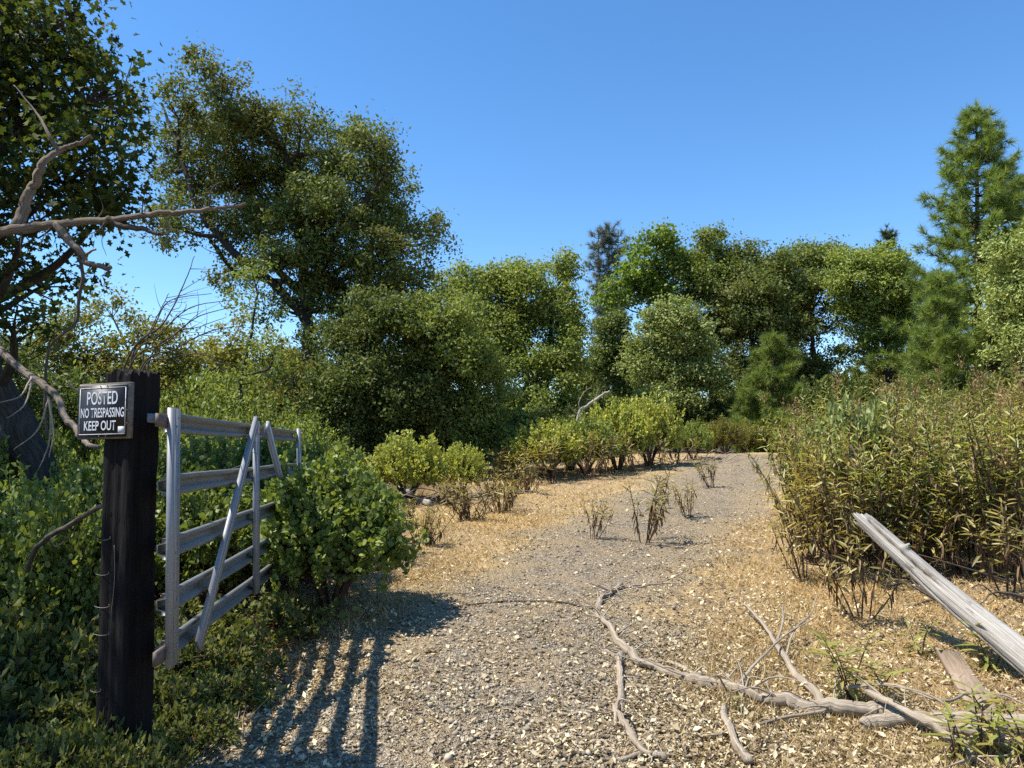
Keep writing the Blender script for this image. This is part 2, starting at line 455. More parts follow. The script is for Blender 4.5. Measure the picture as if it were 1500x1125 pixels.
def road_mat():
    m, nt, out = new_mat('grey_gravel')
    geo = N(nt, 'ShaderNodeNewGeometry'); pos = geo.outputs['Position']
    vo = N(nt, 'ShaderNodeTexVoronoi', i_Scale=48); nt.links.new(pos, vo.inputs['Vector'])
    sep = N(nt, 'ShaderNodeSeparateColor'); nt.links.new(vo.outputs['Color'], sep.inputs[0])
    vb = N(nt, 'ShaderNodeTexVoronoi', i_Scale=120); nt.links.new(pos, vb.inputs['Vector'])
    col = ramp(nt, sep.outputs[0], [(0, (.13, .104, .074)), (.45, (.265, .218, .155)), (.8, (.38, .315, .23)), (1, (.56, .48, .36))])
    mid = noise(nt, pos, 3.2, 6, .7); fine = noise(nt, pos, 70, 4, .7)
    col = mix(nt, ramp(nt, mid, [(.42, (0, 0, 0)), (.62, (.85,) * 3)]), col, ramp(nt, fine, [(.3, (.24, .165, .095)), (.7, (.56, .43, .27))]))
    at = N(nt, 'ShaderNodeAttribute', attribute_name='st')
    se = N(nt, 'ShaderNodeSeparateXYZ'); nt.links.new(at.outputs['Vector'], se.inputs[0])
    ed = N(nt, 'ShaderNodeMath', operation='MULTIPLY_ADD', i_1=1.1); nt.links.new(noise(nt, pos, 2.2, 6, .7), ed.inputs[0]); nt.links.new(se.outputs[0], ed.inputs[2])
    er = N(nt, 'ShaderNodeMapRange', i_1=1.0, i_2=1.38, i_3=0.0, i_4=1.0); nt.links.new(ed.outputs[0], er.inputs[0])
    col = mix(nt, er.outputs[0], col, ramp(nt, noise(nt, pos, 55, 5, .75), [(.28, (.20, .14, .08)), (.5, (.41, .31, .18)), (.72, (.61, .49, .32))]))
    p = N(nt, 'ShaderNodeBsdfPrincipled', i_Roughness=.95); p.inputs['Specular IOR Level'].default_value = .15
    nt.links.new(col, p.inputs['Base Color'])
    b = N(nt, 'ShaderNodeBump', i_Strength=1.0, i_Distance=.02); b.invert = True
    hs = N(nt, 'ShaderNodeMath', operation='ADD'); nt.links.new(vo.outputs['Distance'], hs.inputs[0]); nt.links.new(vb.outputs['Distance'], hs.inputs[1])
    nt.links.new(hs.outputs[0], b.inputs['Height']); nt.links.new(b.outputs[0], p.inputs['Normal'])
    nt.links.new(p.outputs[0], out.inputs[0])
    return m

# ------------------------------------------------------------------ ground and track
def axis_coords(lo, hi, step, far):
    c = list(np.arange(lo, hi + 1e-6, step)); s = step; a = hi
    while a < far: s *= 1.35; a += s; c.append(a)
    s = step; a = lo
    while a > -far: s *= 1.35; a -= s; c.insert(0, a)
    return np.array(c)
gx = axis_coords(-8, 11, .11, 3000); gy = axis_coords(-1, 28, .13, 3000)
XX, YY = np.meshgrid(gx, gy)
mb = MB()
nx, ny = len(gx), len(gy)
ii = (np.arange(ny - 1)[:, None] * nx + np.arange(nx - 1)[None]).ravel()
mb.add(np.stack([XX, YY, height(XX, YY)], -1).reshape(-1, 3), np.stack([ii, ii + 1, ii + nx + 1, ii + nx], -1))
ground = mb.build('ground', ground_mat(), smooth=True)
ground['kind'] = 'structure'

ROAD_Y = [-1, 2, 3.6, 6.3, 9.5, 13, 17, 21, 23.5]
ROAD_X = [-.9, -.5, -.35, .1, 1.35, 2.9, 4.7, 6.2, 7.0]
ROAD_W = [1.4, 1.4, 1.35, 1.15, 1.25, 1.5, 1.6, 1.6, 1.5]
ys = np.arange(-1, 23.3, .1)
cx = np.interp(ys, ROAD_Y, ROAD_X); hw = np.interp(ys, ROAD_Y, ROAD_W)
cx = np.convolve(np.pad(cx, 15, mode='edge'), np.ones(31) / 31, 'valid')
def ragged(y, s): return .22 * np.sin(y * 1.9 + s) + .16 * np.sin(y * 4.3 + 2 * s) + .1 * np.sin(y * 9.1 - s) + .07 * np.sin(y * 17 + 3 * s)
us = np.linspace(-1, 1, 33)
RX = cx[:, None] + np.where(us[None] < 0, us[None] * (hw + ragged(ys, 1.0))[:, None], us[None] * (hw + ragged(ys, 4.0))[:, None])
RY = np.broadcast_to(ys[:, None], RX.shape)
mb = MB(); nx = len(us)
ii = (np.arange(len(ys) - 1)[:, None] * nx + np.arange(nx - 1)[None]).ravel()
edge_fade = .012 * (1 - np.abs(us[None]) ** 6) - .004
mb.add(np.stack([RX, RY, height(RX, RY) + edge_fade + .006], -1).reshape(-1, 3), np.stack([ii, ii + 1, ii + nx + 1, ii + nx], -1),
       np.stack([np.broadcast_to(np.abs(us)[None], RX.shape), RY * 0 + .01, RY * 0], -1).reshape(-1, 3))
road = mb.build('gravel_track', road_mat(), smooth=True)
road['kind'] = 'structure'

def road_d(x, y):
    """0 on the track's centre line, 1 at its edge"""
    return np.abs(x - np.interp(y, ys, cx)) / np.interp(y, ys, hw)

# loose stones, litter, straw: uncountable ground stuff
def scatter(n, zlo, zhi, power, wide=.80, r=None):
    r = r or rng
    u = r.uniform(size=n); a = 1 - power
    y = (zlo ** a + u * (zhi ** a - zlo ** a)) ** (1 / a)
    x = r.uniform(-wide, wide, n) * y
    return x, y

OCT = np.array([[1, 0, 0], [-1, 0, 0], [0, 1, 0], [0, -1, 0], [0, 0, 1], [0, 0, -1]], float)
OCTF = np.array([[0, 2, 4], [2, 1, 4], [1, 3, 4], [3, 0, 4], [2, 0, 5], [1, 2, 5], [3, 1, 5], [0, 3, 5]])
x, y = scatter(64000, 2.4, 20, 1.7)
keep = (road_d(x, y) < 1.05 + .25 * rng.normal(size=len(x))) & (rng.uniform(size=len(x)) < .75)
x, y = x[keep], y[keep]
s = rng.lognormal(math.log(.0085), .42, len(x)) * (1 + .03 * y)
v = OCT[None] * s[:, None, None] * rng.uniform(.55, 1.2, (len(x), 6, 1)) * np.array([1, 1, .7])
an = rng.uniform(0, 6.28, len(x)); ca, sa = np.cos(an)[:, None], np.sin(an)[:, None]
v = np.stack([v[..., 0] * ca - v[..., 1] * sa, v[..., 0] * sa + v[..., 1] * ca, v[..., 2]], -1)
v += np.stack([x, y, height(x, y) + .014 + s * .2], -1)[:, None]
mb = MB(); mb.add(v.reshape(-1, 3), (np.arange(len(x))[:, None, None] * 6 + OCTF[None]).reshape(-1, 3))
tag(mb.build('gravel', M['stone']), 'loose grey gravel stones strewn over the track', 'gravel', kind='stuff')

def flat_litter(mb, x, y, s, lift=.012, curl=.5, shape=KITE, w=.5):
    n = len(x)
    nrm = unit(np.stack([rng.normal(0, curl, n), rng.normal(0, curl, n), np.ones(n)], -1))
    ax = unit(np.cross(nrm, rnd_dir(n)))
    leaves(mb, np.stack([x, y, height(x, y) + lift + rng.uniform(0, .02, n)], -1), ax, nrm, s, s * w * rng.uniform(.7, 1.3, n), shape)

x, y = scatter(255000, 2.4, 22, 1.55)
pat = wob(x * 1.1, y * 1.1, 1.4) * .35 + wob(x, y, 4) * .2
on = road_d(x, y)
pr = np.where(on < .7, .24, .62) + .5 * pat + .35 * np.exp(-((x - .9) ** 2 + (y - 4.6) ** 2) / 2.5)
keep = (rng.uniform(size=len(x)) < pr) & (x > -1.6 - .25 * np.abs(y - 5))
x, y = x[keep], y[keep]
mb = MB(); flat_litter(mb, x, y, np.minimum(rng.lognormal(math.log(.021), .45, len(x)), .05) * (1 + .02 * y))
tag(mb.build('leaf_litter', M['litter']), 'pale curled dry leaves littering the clearing', 'fallen leaves', kind='stuff')

x = rng.uniform(-9, -.9, 32000); y = rng.uniform(2.8, 16, 32000)
keep = x < -1.3 - .1 * np.abs(y - 6)
x, y = x[keep], y[keep]
mb = MB(); flat_litter(mb, x, y, rng.lognormal(math.log(.045), .3, len(x)))
tag(mb.build('woodland_litter', M['woodlitter']), 'brown fallen leaves under the shrubs beside the gate', 'fallen leaves', kind='stuff')

x, y = scatter(345000, 2.4, 25, 1.35)
on = road_d(x, y)
pat = wob(x * .9 + 2, y * .9, 1.2) * .35 + wob(x, y, 3.1) * .22
pr = np.clip(.62 * sstep(.8, 1.25, on) + .5 * pat - .1 + .5 * np.exp(-((x + .2) ** 2 / 2.5 + (y - 10.5) ** 2 / 14)), 0, 1) * np.where(on < .85, .25, 1)
keep = (rng.uniform(size=len(x)) < pr) & (x > -1.5 - .08 * y)
x, y = x[keep], y[keep]
n = len(x)
mb = MB()
up = unit(np.stack([rng.normal(0, .75, n), rng.normal(0, .75, n), np.ones(n)], -1))
Lg = rng.lognormal(math.log(.055), .4, n) * (1 + .35 * pat[keep])
leaves(mb, np.stack([x, y, height(x, y)], -1), up, rnd_dir(n), Lg, (.0035 + .0006 * y), BLADE)
tag(mb.build('dry_grass', M['straw']), 'short straw coloured dry grass over the clearing', 'dry grass', kind='stuff')

# ------------------------------------------------------------------ trees
def clumps_in(lobes, dens, cr, r, lower=.5, fine=7):
    """leaf clumps gathered on uneven sub-lobes, so that each bough is a lit dome over its own shade"""
    cs, outs, rad = [], [], []
    for (c, R, k) in lobes:
        a = (R[0] * R[1] + R[1] * R[2] + R[0] * R[2]) * 4.2
        n = max(6, int(a * dens * k))
        ns = int(np.clip(n / fine, 5, 40))
        sd = rnd_dir(ns, r); sd[:, 2] = np.where(sd[:, 2] < -.3, -sd[:, 2] * lower, sd[:, 2]); sd = unit(sd)
        sc = c + sd * R * (.66 + .27 * r.normal(size=(ns, 1)).clip(-1.4, 1.4))
        sr = R * (1.25 / ns ** .45 * r.uniform(.5, 1.35, (ns, 1))).clip(.18, .6)
        pick = r.integers(0, ns, n)
        d = rnd_dir(n, r)
        flip = (d[:, 2] < -.1) & (r.uniform(size=n) > lower * .7); d[flip, 2] *= -1
        rr = .3 + .75 * np.sqrt(r.uniform(size=n)) + np.where(r.uniform(size=n) < .16, r.uniform(0, .45, n), 0)
        pts = sc[pick] + d * sr[pick] * [1, 1, 1.25] * rr[:, None]
        free = r.uniform(size=n) < .38                       # loose clumps between the boughs
        d2 = rnd_dir(n, r); d2[:, 2] = np.abs(d2[:, 2]) * np.where(r.uniform(size=n) < .3, -1, 1)
        pts[free] = (c + d2 * R * (.35 + .75 * np.sqrt(r.uniform(size=(n, 1)))))[free]
        cs.append(pts); outs.append(unit(d + .35 * sd[pick] + .3 * r.normal(size=(n, 3)))); rad.append(cr * r.uniform(.5, 1.25, n))
    return np.concatenate(cs), np.concatenate(outs), np.concatenate(rad)

def crown(mb, cs, outs, rad, per, L, W, shape, r, upbias=.45):
    cnt = np.maximum(4, (per * r.uniform(.5, 1.4, len(cs))).astype(int))
    idx = np.repeat(np.arange(len(cs)), cnt); n = len(idx)
    off = r.normal(size=(n, 3)) * np.array([.58, .58, .42])
    p = cs[idx] + off * rad[idx][:, None]
    nrm = unit(np.array([0, 0, upbias]) + .5 * outs[idx] + .35 * off + .7 * r.normal(size=(n, 3)))
    ax = unit(np.cross(nrm, r.normal(size=(n, 3))) + .25 * outs[idx])
    Ls = L * r.uniform(.6, 1.35, n)
    leaves(mb, p, ax, nrm, Ls, Ls * W * r.uniform(.8, 1.2, n), shape)

FULL = (2.75, 1.35, 1.06, .82)          # clump count, leaves per clump, leaf size, clump radius
def tree(label, Z, base_px, trunk, lobes, leaf='oak', dens=2.2, cr=.42, per=55, L=.09, W=.55, shape=KITE, seed=1, r0=.2,
         limbs=(), name='oak_tree', cat='tree', group=None, bark='bark', lower=.5, auto=True, dz=.6, twig_frac=.55, fine=7):
    """lobes: (px, py, half width px, half height px[, density factor[, depth offset]])"""
    r = np.random.default_rng(seed)
    base = GX(base_px, Z); base[2] -= .05
    t = thing(name, label, cat, base, group)
    S = Z / FPX
    tp = [base] + [P(a, b, Z) for a, b in trunk]
    path = smooth_path(tp, 8 + 5 * len(tp))
    path[2:-1] += r.normal(0, .02 * r0 / .2, (len(path) - 3, 3))
    rad = np.linspace(r0, r0 * .3, len(path)); rad[0] *= 1.35; rad[1] *= 1.12
    mb = MB(); tube(mb, path, rad, 10, .10, seed=seed); mb.build('trunk', M[bark], t, True)
    nodes = [path]
    for lp, lr in limbs:
        pts = [P(a[0], a[1], Z + (a[2] if len(a) > 2 else 0)) for a in lp]
        d = np.linalg.norm(path - pts[0], axis=1); pts[0] = path[int(d.argmin())]
        lpath = smooth_path(pts, 7 * len(pts))
        lpath[1:] += r.normal(0, .02, (len(lpath) - 1, 3))
        mb = MB(); tube(mb, lpath, np.linspace(lr, lr * .22, len(lpath)), 7, .10, seed=seed + 3); mb.build('limb', M[bark], t, True)
        nodes.append(lpath)
    L3 = []
    for lb in lobes:
        k = lb[4] if len(lb) > 4 else 1.0
        dd = lb[5] if len(lb) > 5 else r.uniform(-dz, dz)
        c = P(lb[0], lb[1], Z + dd)
        rx, rz = lb[2] * S, lb[3] * S
        L3.append((c, np.array([rx, .5 * (rx + rz) * 1.05, rz]), k))
    allnodes = np.concatenate(nodes)
    if auto:
        for c, R, k in L3:
            d = np.linalg.norm(allnodes - c, axis=1) + np.where(allnodes[:, 2] > c[2], 2.0, 0) + np.maximum(0, .6 - (c[2] - allnodes[:, 2])) * .5
            a = allnodes[int(d.argmin())]
            if np.linalg.norm(c - a) < .3: continue
            mid = (a + c) / 2 + r.normal(0, .08, 3) * np.linalg.norm(c - a) + np.array([0, 0, -.06 * np.linalg.norm(c - a)])
            lpath = smooth_path([a, mid, c], 10)
            mb = MB(); tube(mb, lpath, np.linspace(max(.03, r0 * .32), .018, 10), 6, .1, seed=seed); mb.build('limb', M[bark], t, True)
            nodes.append(lpath)
        allnodes = np.concatenate(nodes)
    cs, outs, rads = clumps_in(L3, dens * FULL[0], cr * FULL[3], r, lower, fine)
    mb = MB()
    for i in np.nonzero(r.uniform(size=len(cs)) < twig_frac)[0]:
        d = np.linalg.norm(allnodes - cs[i], axis=1) + .8 * np.maximum(0, allnodes[:, 2] - cs[i][2] + .2)
        a = allnodes[int(d.argmin())]
        tube(mb, np.array([a, (a + cs[i]) / 2 + r.normal(0, .07, 3), cs[i]]), [.016, .011, .004], 3, cap=False)
    if mb.n: mb.build('twigs', M[bark], t, kind='stuff')
    mb = MB(); crown(mb, cs, outs, rads, per * FULL[1], L * FULL[2], W, shape, r)
    mb.build('crown', M[leaf], t, kind='stuff')
    return t

def branch_part(parent, pts, r0, r1, mat, sides=8, rough=.14, seed=0, name='dead_limb', n=None):
    path = smooth_path(pts, n or 8 * len(pts))
    rr = np.random.default_rng(seed)
    wj = rr.normal(0, r0 * .8, (len(path), 3)); wj = np.stack([np.convolve(np.pad(wj[:, c], 4, mode='edge'), np.ones(9) / 9, 'valid') for c in range(3)], 1); path[1:-1] += wj[1:-1]
    mb = MB(); tube(mb, path, np.linspace(r0, r1, len(path)), sides, rough, seed=seed)
    return mb.build(name, M[mat], parent, True), path

# big dark oak whose leaning trunk stands beyond the sign, crown reaching out of the frame
t1 = tree('dark lobed-leaf oak with leaning trunk and bare dead limbs beyond the sign post', 8.6, 88,
          [(50, 680), (5, 590), (-70, 440), (-130, 250), (-150, 60)],
          [(60, 95, 95, 80), (125, 150, 75, 70), (150, 215, 55, 65), (95, 270, 95, 80), (30, 190, 90, 90), (150, 315, 45, 60, .8),
           (35, 340, 90, 75), (60, 420, 75, 55, .9), (10, 10, 90, 60, .8), (-90, 150, 130, 150), (-100, 320, 110, 110), (20, 480, 60, 45, .7),
           (-60, -60, 140, 90, .8), (-180, 40, 140, 140, .7), (105, 25, 30, 35, .5), (-420, 60, 130, 90, .6, -3.4), (-600, -60, 125, 90, .6, -4.6), (-700, -180, 130, 95, .5, -5.1), (-330, 130, 120, 90, .6, -2.6)],  # lobes with a depth offset stay unseen, added to shade the post foot
          'black_oak', dens=2.3, cr=.40, per=22, L=.10, W=.72, shape=LOBED, seed=11, r0=.26, dz=.9, twig_frac=.95)
Zt = 6.7
root_l, main = branch_part(t1, [P(-110, 365, 8.6), P(-50, 360, 7.6), P(0, 345, Zt), P(60, 331, Zt), P(125, 322, Zt), P(190, 317, Zt), P(250, 311, Zt), P(300, 309, Zt), P(360, 298, Zt)], .058, .012, 'dead_mid', seed=2)
branch_part(t1, [P(22, 336, Zt), P(38, 298, Zt), P(55, 268, Zt), P(62, 240, Zt - .05), P(85, 218, Zt), P(108, 210, Zt), P(134, 203, Zt)], .05, .016, 'dead_mid', seed=3)
branch_part(t1, [P(82, 330, Zt), P(100, 350, Zt), P(120, 372, Zt), P(131, 386, Zt), P(162, 391, Zt)], .038, .02, 'dead_mid', seed=4)
branch_part(t1, [P(160, 320, Zt), P(182, 330, Zt), P(210, 335, Zt), P(240, 342, Zt)], .032, .016, 'dead_dark', seed=5)
branch_part(t1, [P(122, 374, Zt), P(140, 366, Zt - .1)], .014, .008, 'dead_mid', seed=6)
branch_part(t1, [P(85, 219, Zt), P(70, 190, Zt), P(50, 160, Zt + .2), P(20, 125, Zt + .3)], .018, .006, 'dead_mid', seed=7)
branch_part(t1, [P(240, 313, Zt), P(248, 335, Zt), P(243, 352, Zt), P(238, 368, Zt)], .008, .004, 'dead_mid', seed=8)
branch_part(t1, [P(112, 362, Zt), P(122, 405, Zt), P(116, 440, Zt), P(112, 470, Zt), P(90, 490, Zt), P(70, 520, Zt), P(66, 575, Zt), P(70, 640, Zt)], .015, .012, 'dead_dark', seed=9)
branch_part(t1, [P(-70, 440, 8.6), P(-30, 478, 7.4), P(0, 506, 6.6), P(45, 550, 6.2), P(80, 582, 5.9), P(102, 612, 5.7), P(122, 632, 5.6), P(146, 655, 5.4)], .042, .016, 'dead_mid', seed=10)
rl = np.random.default_rng(71)
for k in range(16):
    o_ = main[int(rl.uniform(.3, .98) * (len(main) - 1))]; e_ = o_ + np.array([rl.uniform(-.1, .35), rl.uniform(-.25, .25), rl.uniform(-.3, .28)])
    branch_part(t1, [o_, (o_ + e_) / 2 + rl.normal(0, .04, 3), e_], rl.uniform(.004, .009), .002, 'dead_dark', 4, .1, 130 + k, 'twig', 7)
for k, (a, b) in enumerate([((46, 552), (0, 590)), ((48, 556), (10, 612)), ((70, 580), (72, 670)), ((72, 585), (20, 660)), ((75, 590), (55, 690)), ((98, 560), (122, 573))]):
    p0, p1 = P(*a, 6.0), P(*b, 5.7 + .1 * k)
    branch_part(t1, [p0, (p0 + p1) / 2 + np.array([.04, 0, -.05]), p1], .009, .003, 'dead', 5, seed=30 + k, name='twig')

# tall live oak
tree('tallest live oak with open many-limbed crown and dark trunk behind the gate', 21.5, 458,
     [(456, 600), (453, 540), (450, 470), (446, 420), (440, 350), (428, 260), (400, 190)],
     [(312, 135, 55, 42, .62), (262, 175, 48, 45, .5), (235, 250, 42, 60, .45), (300, 220, 60, 65, .75), (352, 190, 48, 50, .75), (400, 215, 55, 55, .8),
      (345, 275, 70, 60), (430, 280, 75, 75), (440, 195, 32, 38, .6), (500, 215, 45, 34, .7), (548, 215, 40, 32, .55), (520, 265, 65, 55), (566, 285, 34, 40, .65), (470, 340, 85, 65),
      (545, 340, 68, 58), (590, 370, 45, 42, .75), (632, 352, 28, 30, .5), (380, 345, 75, 50, .9), (300, 330, 62, 42, .5), (250, 330, 40, 40, .4), (520, 405, 85, 48), (595, 425, 48, 42), (410, 395, 55, 36, .8),
      (470, 440, 62, 50, .8), (545, 460, 62, 45), (340, 405, 40, 30, .5), (500, 490, 60, 36, .8), (420, 455, 40, 36, .5), (285, 280, 40, 40, .6)],
     'oak_olive', dens=1.65, cr=.44, per=58, L=.108, W=.5, seed=21, r0=.24, dz=1.9, lower=.9, fine=5,
     limbs=[([(448, 470), (405, 420, -.3), (345, 372, -.6), (292, 305, -.6), (258, 205, -.4), (240, 160, -.2)], .15),
            ([(440, 440), (395, 380), (368, 320, .4), (352, 255, .5), (330, 150, .3)], .12),
            ([(452, 450), (474, 385, -.4), (506, 322, -.6), (545, 284, -.5), (580, 230, -.3)], .14),
            ([(455, 430), (520, 380, .6), (580, 350, .8), (640, 345, .6)], .10),
            ([(405, 425), (350, 400, .3), (300, 345, .4), (240, 330, .2)], .09)])

tree('rounded live oak thicket, darker and lower, under the tallest oak', 17.5, 545, [(545, 640), (548, 560), (555, 500)],
     [(560, 470, 62, 40), (520, 520, 60, 55), (600, 500, 55, 55), (550, 575, 75, 60), (505, 610, 50, 60, .9), (600, 610, 65, 60), (560, 655, 75, 40)],
     'oak', dens=3.3, cr=.38, per=62, L=.085, seed=31, r0=.13, dz=.8)
tree('rounded live oak with bright right flank beside the dark thicket', 18.0, 655, [(655, 650), (655, 580), (660, 520)],
     [(640, 480, 50, 46), (680, 500, 46, 48), (655, 550, 70, 60), (712, 560, 36, 55), (640, 610, 70, 55), (705, 620, 40, 50), (660, 655, 70, 40)],
     'oak_light', dens=3.2, cr=.38, per=60, L=.085, seed=32, r0=.13, dz=.8)
tree('multi-domed live oak with gappy right top between the thicket and the dead limb', 27, 800, [(798, 630), (800, 570), (805, 500), (815, 440)],
     [(700, 430, 36, 30), (740, 425, 45, 38), (778, 428, 38, 36), (825, 408, 32, 30, .75), (815, 450, 34, 40, .7), (735, 485, 55, 50), (795, 495, 55, 48), (700, 490, 36, 55), (760, 550, 70, 55), (825, 545, 36, 50), (790, 610, 65, 42), (848, 470, 16, 40, .4)],
     'oak_light', dens=1.75, cr=.5, per=66, L=.115, seed=41, r0=.18, dz=1.0,
     limbs=[([(800, 570), (822, 500), (828, 420)], .09), ([(798, 600), (760, 520), (735, 440)], .10)])
tree('grey-green thin tree just showing behind the tallest oak', 44, 655, [(655, 560), (655, 430)], [(655, 412, 22, 18, .7), (650, 445, 25, 25, .7), (668, 430, 14, 16, .5)], 'oak_pale', dens=.9, cr=.6, per=50, L=.16, seed=42, r0=.15)
# far rank of oaks at the end of the track
FAR = 'oaks at the far end of the track'
tree('narrow dark evergreen oak left of the pale round bush-tree', 33, 900, [(900, 600), (900, 520)], [(895, 490, 24, 34), (888, 545, 20, 48), (912, 545, 24, 48), (900, 592, 30, 30)], 'oak', dens=1.7, cr=.45, per=60, L=.125, seed=51, r0=.14, group=FAR)
tree('bright green broad-leaved tree at the gap, taller than its neighbours', 36, 965, [(962, 560), (962, 470), (966, 400)], [(968, 358, 28, 26, .7), (950, 392, 36, 28, .7), (985, 402, 34, 34, .8), (925, 422, 34, 24, .6), (960, 440, 44, 34), (905, 445, 26, 22, .5)], 'maple', dens=1.25, cr=.55, per=46, L=.16, W=.7, seed=52, r0=.16, group=FAR)
tree('pale grey-green round bush-tree reaching the ground beside the track end', 29, 992, [(992, 600), (992, 520)], [(985, 478, 46, 36), (960, 520, 34, 40), (1015, 515, 42, 44), (985, 555, 58, 46), (1030, 570, 32, 40), (975, 596, 45, 30)], 'oak_pale', dens=2.0, cr=.42, per=66, L=.11, seed=53, r0=.15, group=FAR)
tree('tall domed olive oak behind the pale round bush-tree', 36, 1040, [(1042, 560), (1038, 450)], [(1035, 372, 30, 28), (1028, 410, 42, 36), (1052, 440, 40, 46), (1040, 500, 44, 48)], 'oak_light', dens=1.35, cr=.55, per=62, L=.135, seed=54, r0=.17, group=FAR)
tree('broad dark olive oak directly behind the small pine', 35, 1105, [(1105, 580), (1100, 480), (1095, 420)], [(1085, 392, 40, 34), (1130, 402, 34, 30), (1105, 440, 58, 46), (1075, 490, 44, 50), (1130, 490, 48, 54), (1090, 555, 60, 46), (1150, 440, 28, 36, .8)], 'oak_olive', dens=1.45, cr=.5, per=64, L=.13, seed=55, r0=.2, group=FAR)
tree('shaded oak with sky showing through, right of the small pine', 36, 1200, [(1200, 590), (1190, 500), (1190, 430)], [(1165, 388, 26, 28, .8), (1200, 385, 34, 30), (1232, 400, 28, 32, .8), (1165, 425, 30, 36, .8), (1205, 430, 40, 36, .8), (1170, 490, 38, 50), (1185, 560, 48, 50), (1235, 470, 26, 30, .5)], 'oak_olive', dens=1.5, cr=.5, per=60, L=.13, seed=56, r0=.18, group=FAR)
tree('spreading oak with bare lower trunk between the two conifers', 34, 1300, [(1302, 585), (1300, 520), (1285, 450)], [(1268, 392, 42, 30), (1305, 398, 34, 30), (1250, 425, 36, 34, .9), (1305, 440, 36, 42), (1270, 465, 46, 40), (1300, 500, 40, 36, .8), (1255, 515, 40, 28, .7), (1330, 470, 16, 40, .6)], 'oak_light', dens=1.5, cr=.5, per=60, L=.125, seed=57, r0=.2, group=FAR)
tree('pale oak leaning in front of the big pine at the thicket', 24, 1500, [(1498, 560), (1495, 480)], [(1482, 372, 30, 30, .8), (1500, 420, 42, 50), (1475, 462, 34, 36), (1520, 480, 50, 60), (1490, 515, 40, 30)], 'oak_pale', dens=2.2, cr=.42, per=56, L=.10, seed=58, r0=.15)
# yellowish trees behind the dead branches on the left
tree('yellow-green sunlit tree behind the fan of bare branches', 19, 190, [(190, 640), (185, 560)], [(165, 465, 42, 32, .6), (110, 500, 55, 42), (205, 505, 55, 36, .8), (160, 555, 80, 50), (70, 560, 50, 60), (240, 560, 55, 45), (150, 620, 110, 40)], 'yellow', dens=1.7, cr=.42, per=50, L=.095, seed=61, r0=.13)
tree('pale yellow-green tree seen through the gap under the tallest oak', 30, 300, [(300, 600), (300, 540)], [(280, 540, 45, 36, .7), (330, 530, 36, 40, .7), (300, 590, 70, 40), (385, 540, 50, 50, .7), (400, 600, 60, 45), (350, 480, 25, 30, .4)], 'yellow', dens=1.1, cr=.5, per=50, L=.13, seed=62, r0=.12)
tree('dark understorey tree against the near oak trunk', 13, 40, [(40, 640), (40, 580)], [(20, 540, 60, 55), (60, 600, 60, 45), (-20, 620, 70, 70), (110, 610, 50, 40, .8)], 'oak', dens=3.2, cr=.34, per=40, L=.075, seed=63, r0=.1)
tree('slim crooked tree with pale bark left of the tallest oak trunk', 17, 352, [(354, 600), (352, 560), (366, 500), (372, 460), (378, 425)], [(375, 420, 30, 30, .8), (372, 450, 34, 24, .5), (345, 560, 40, 45, .35), (400, 520, 36, 40, .35), (360, 610, 50, 35, .6)], 'oak_light', dens=1.6, cr=.36, per=40, L=.08, seed=64, r0=.055)
tree('low olive tree standing between the crooked tree and the dark thicket', 20, 440, [(440, 640), (440, 590)], [(430, 560, 45, 40, .7), (410, 610, 55, 40), (465, 600, 40, 50), (440, 650, 60, 35)], 'oak_olive', dens=1.8, cr=.4, per=50, L=.09, seed=65, r0=.09)

# ranks of oaks further off, seen through the gaps
BK = 'far oaks glimpsed through the gaps'
src = [o for o in bpy.data.objects if o.get('category') == 'tree' and o.get('group') == FAR]
rb_ = np.random.default_rng(90)
for k, (px, Z, sz) in enumerate([(60, 42, .95), (170, 40, .95), (260, 46, .9), (350, 44, 1.0), (430, 40, .9), (520, 46, 1.0), (600, 44, .95), (690, 46, .9), (770, 48, .9), (838, 50, .8), (930, 52, .9), (1000, 50, .9), (1075, 52, .95), (1140, 48, .85), (1185, 54, .9), (1235, 50, .8), (1290, 54, .8), (1345, 46, .75), (1400, 48, .9), (1460, 46, .8), (1530, 44, .9), (1225, 42, .75), (1250, 44, .7), (1160, 43, .8), (1320, 42, .7), (870, 44, .7), (1065, 44, .85)]):
    so = src[[0, 2, 3, 4, 5, 2, 4][k % 7]]
    g = GX(px, Z); g[2] -= .2
    copy_thing(so, g, rb_.uniform(0, 6.28), (sz, sz, sz * .8), 'green oak standing well behind the front trees, seen only through gaps', BK)

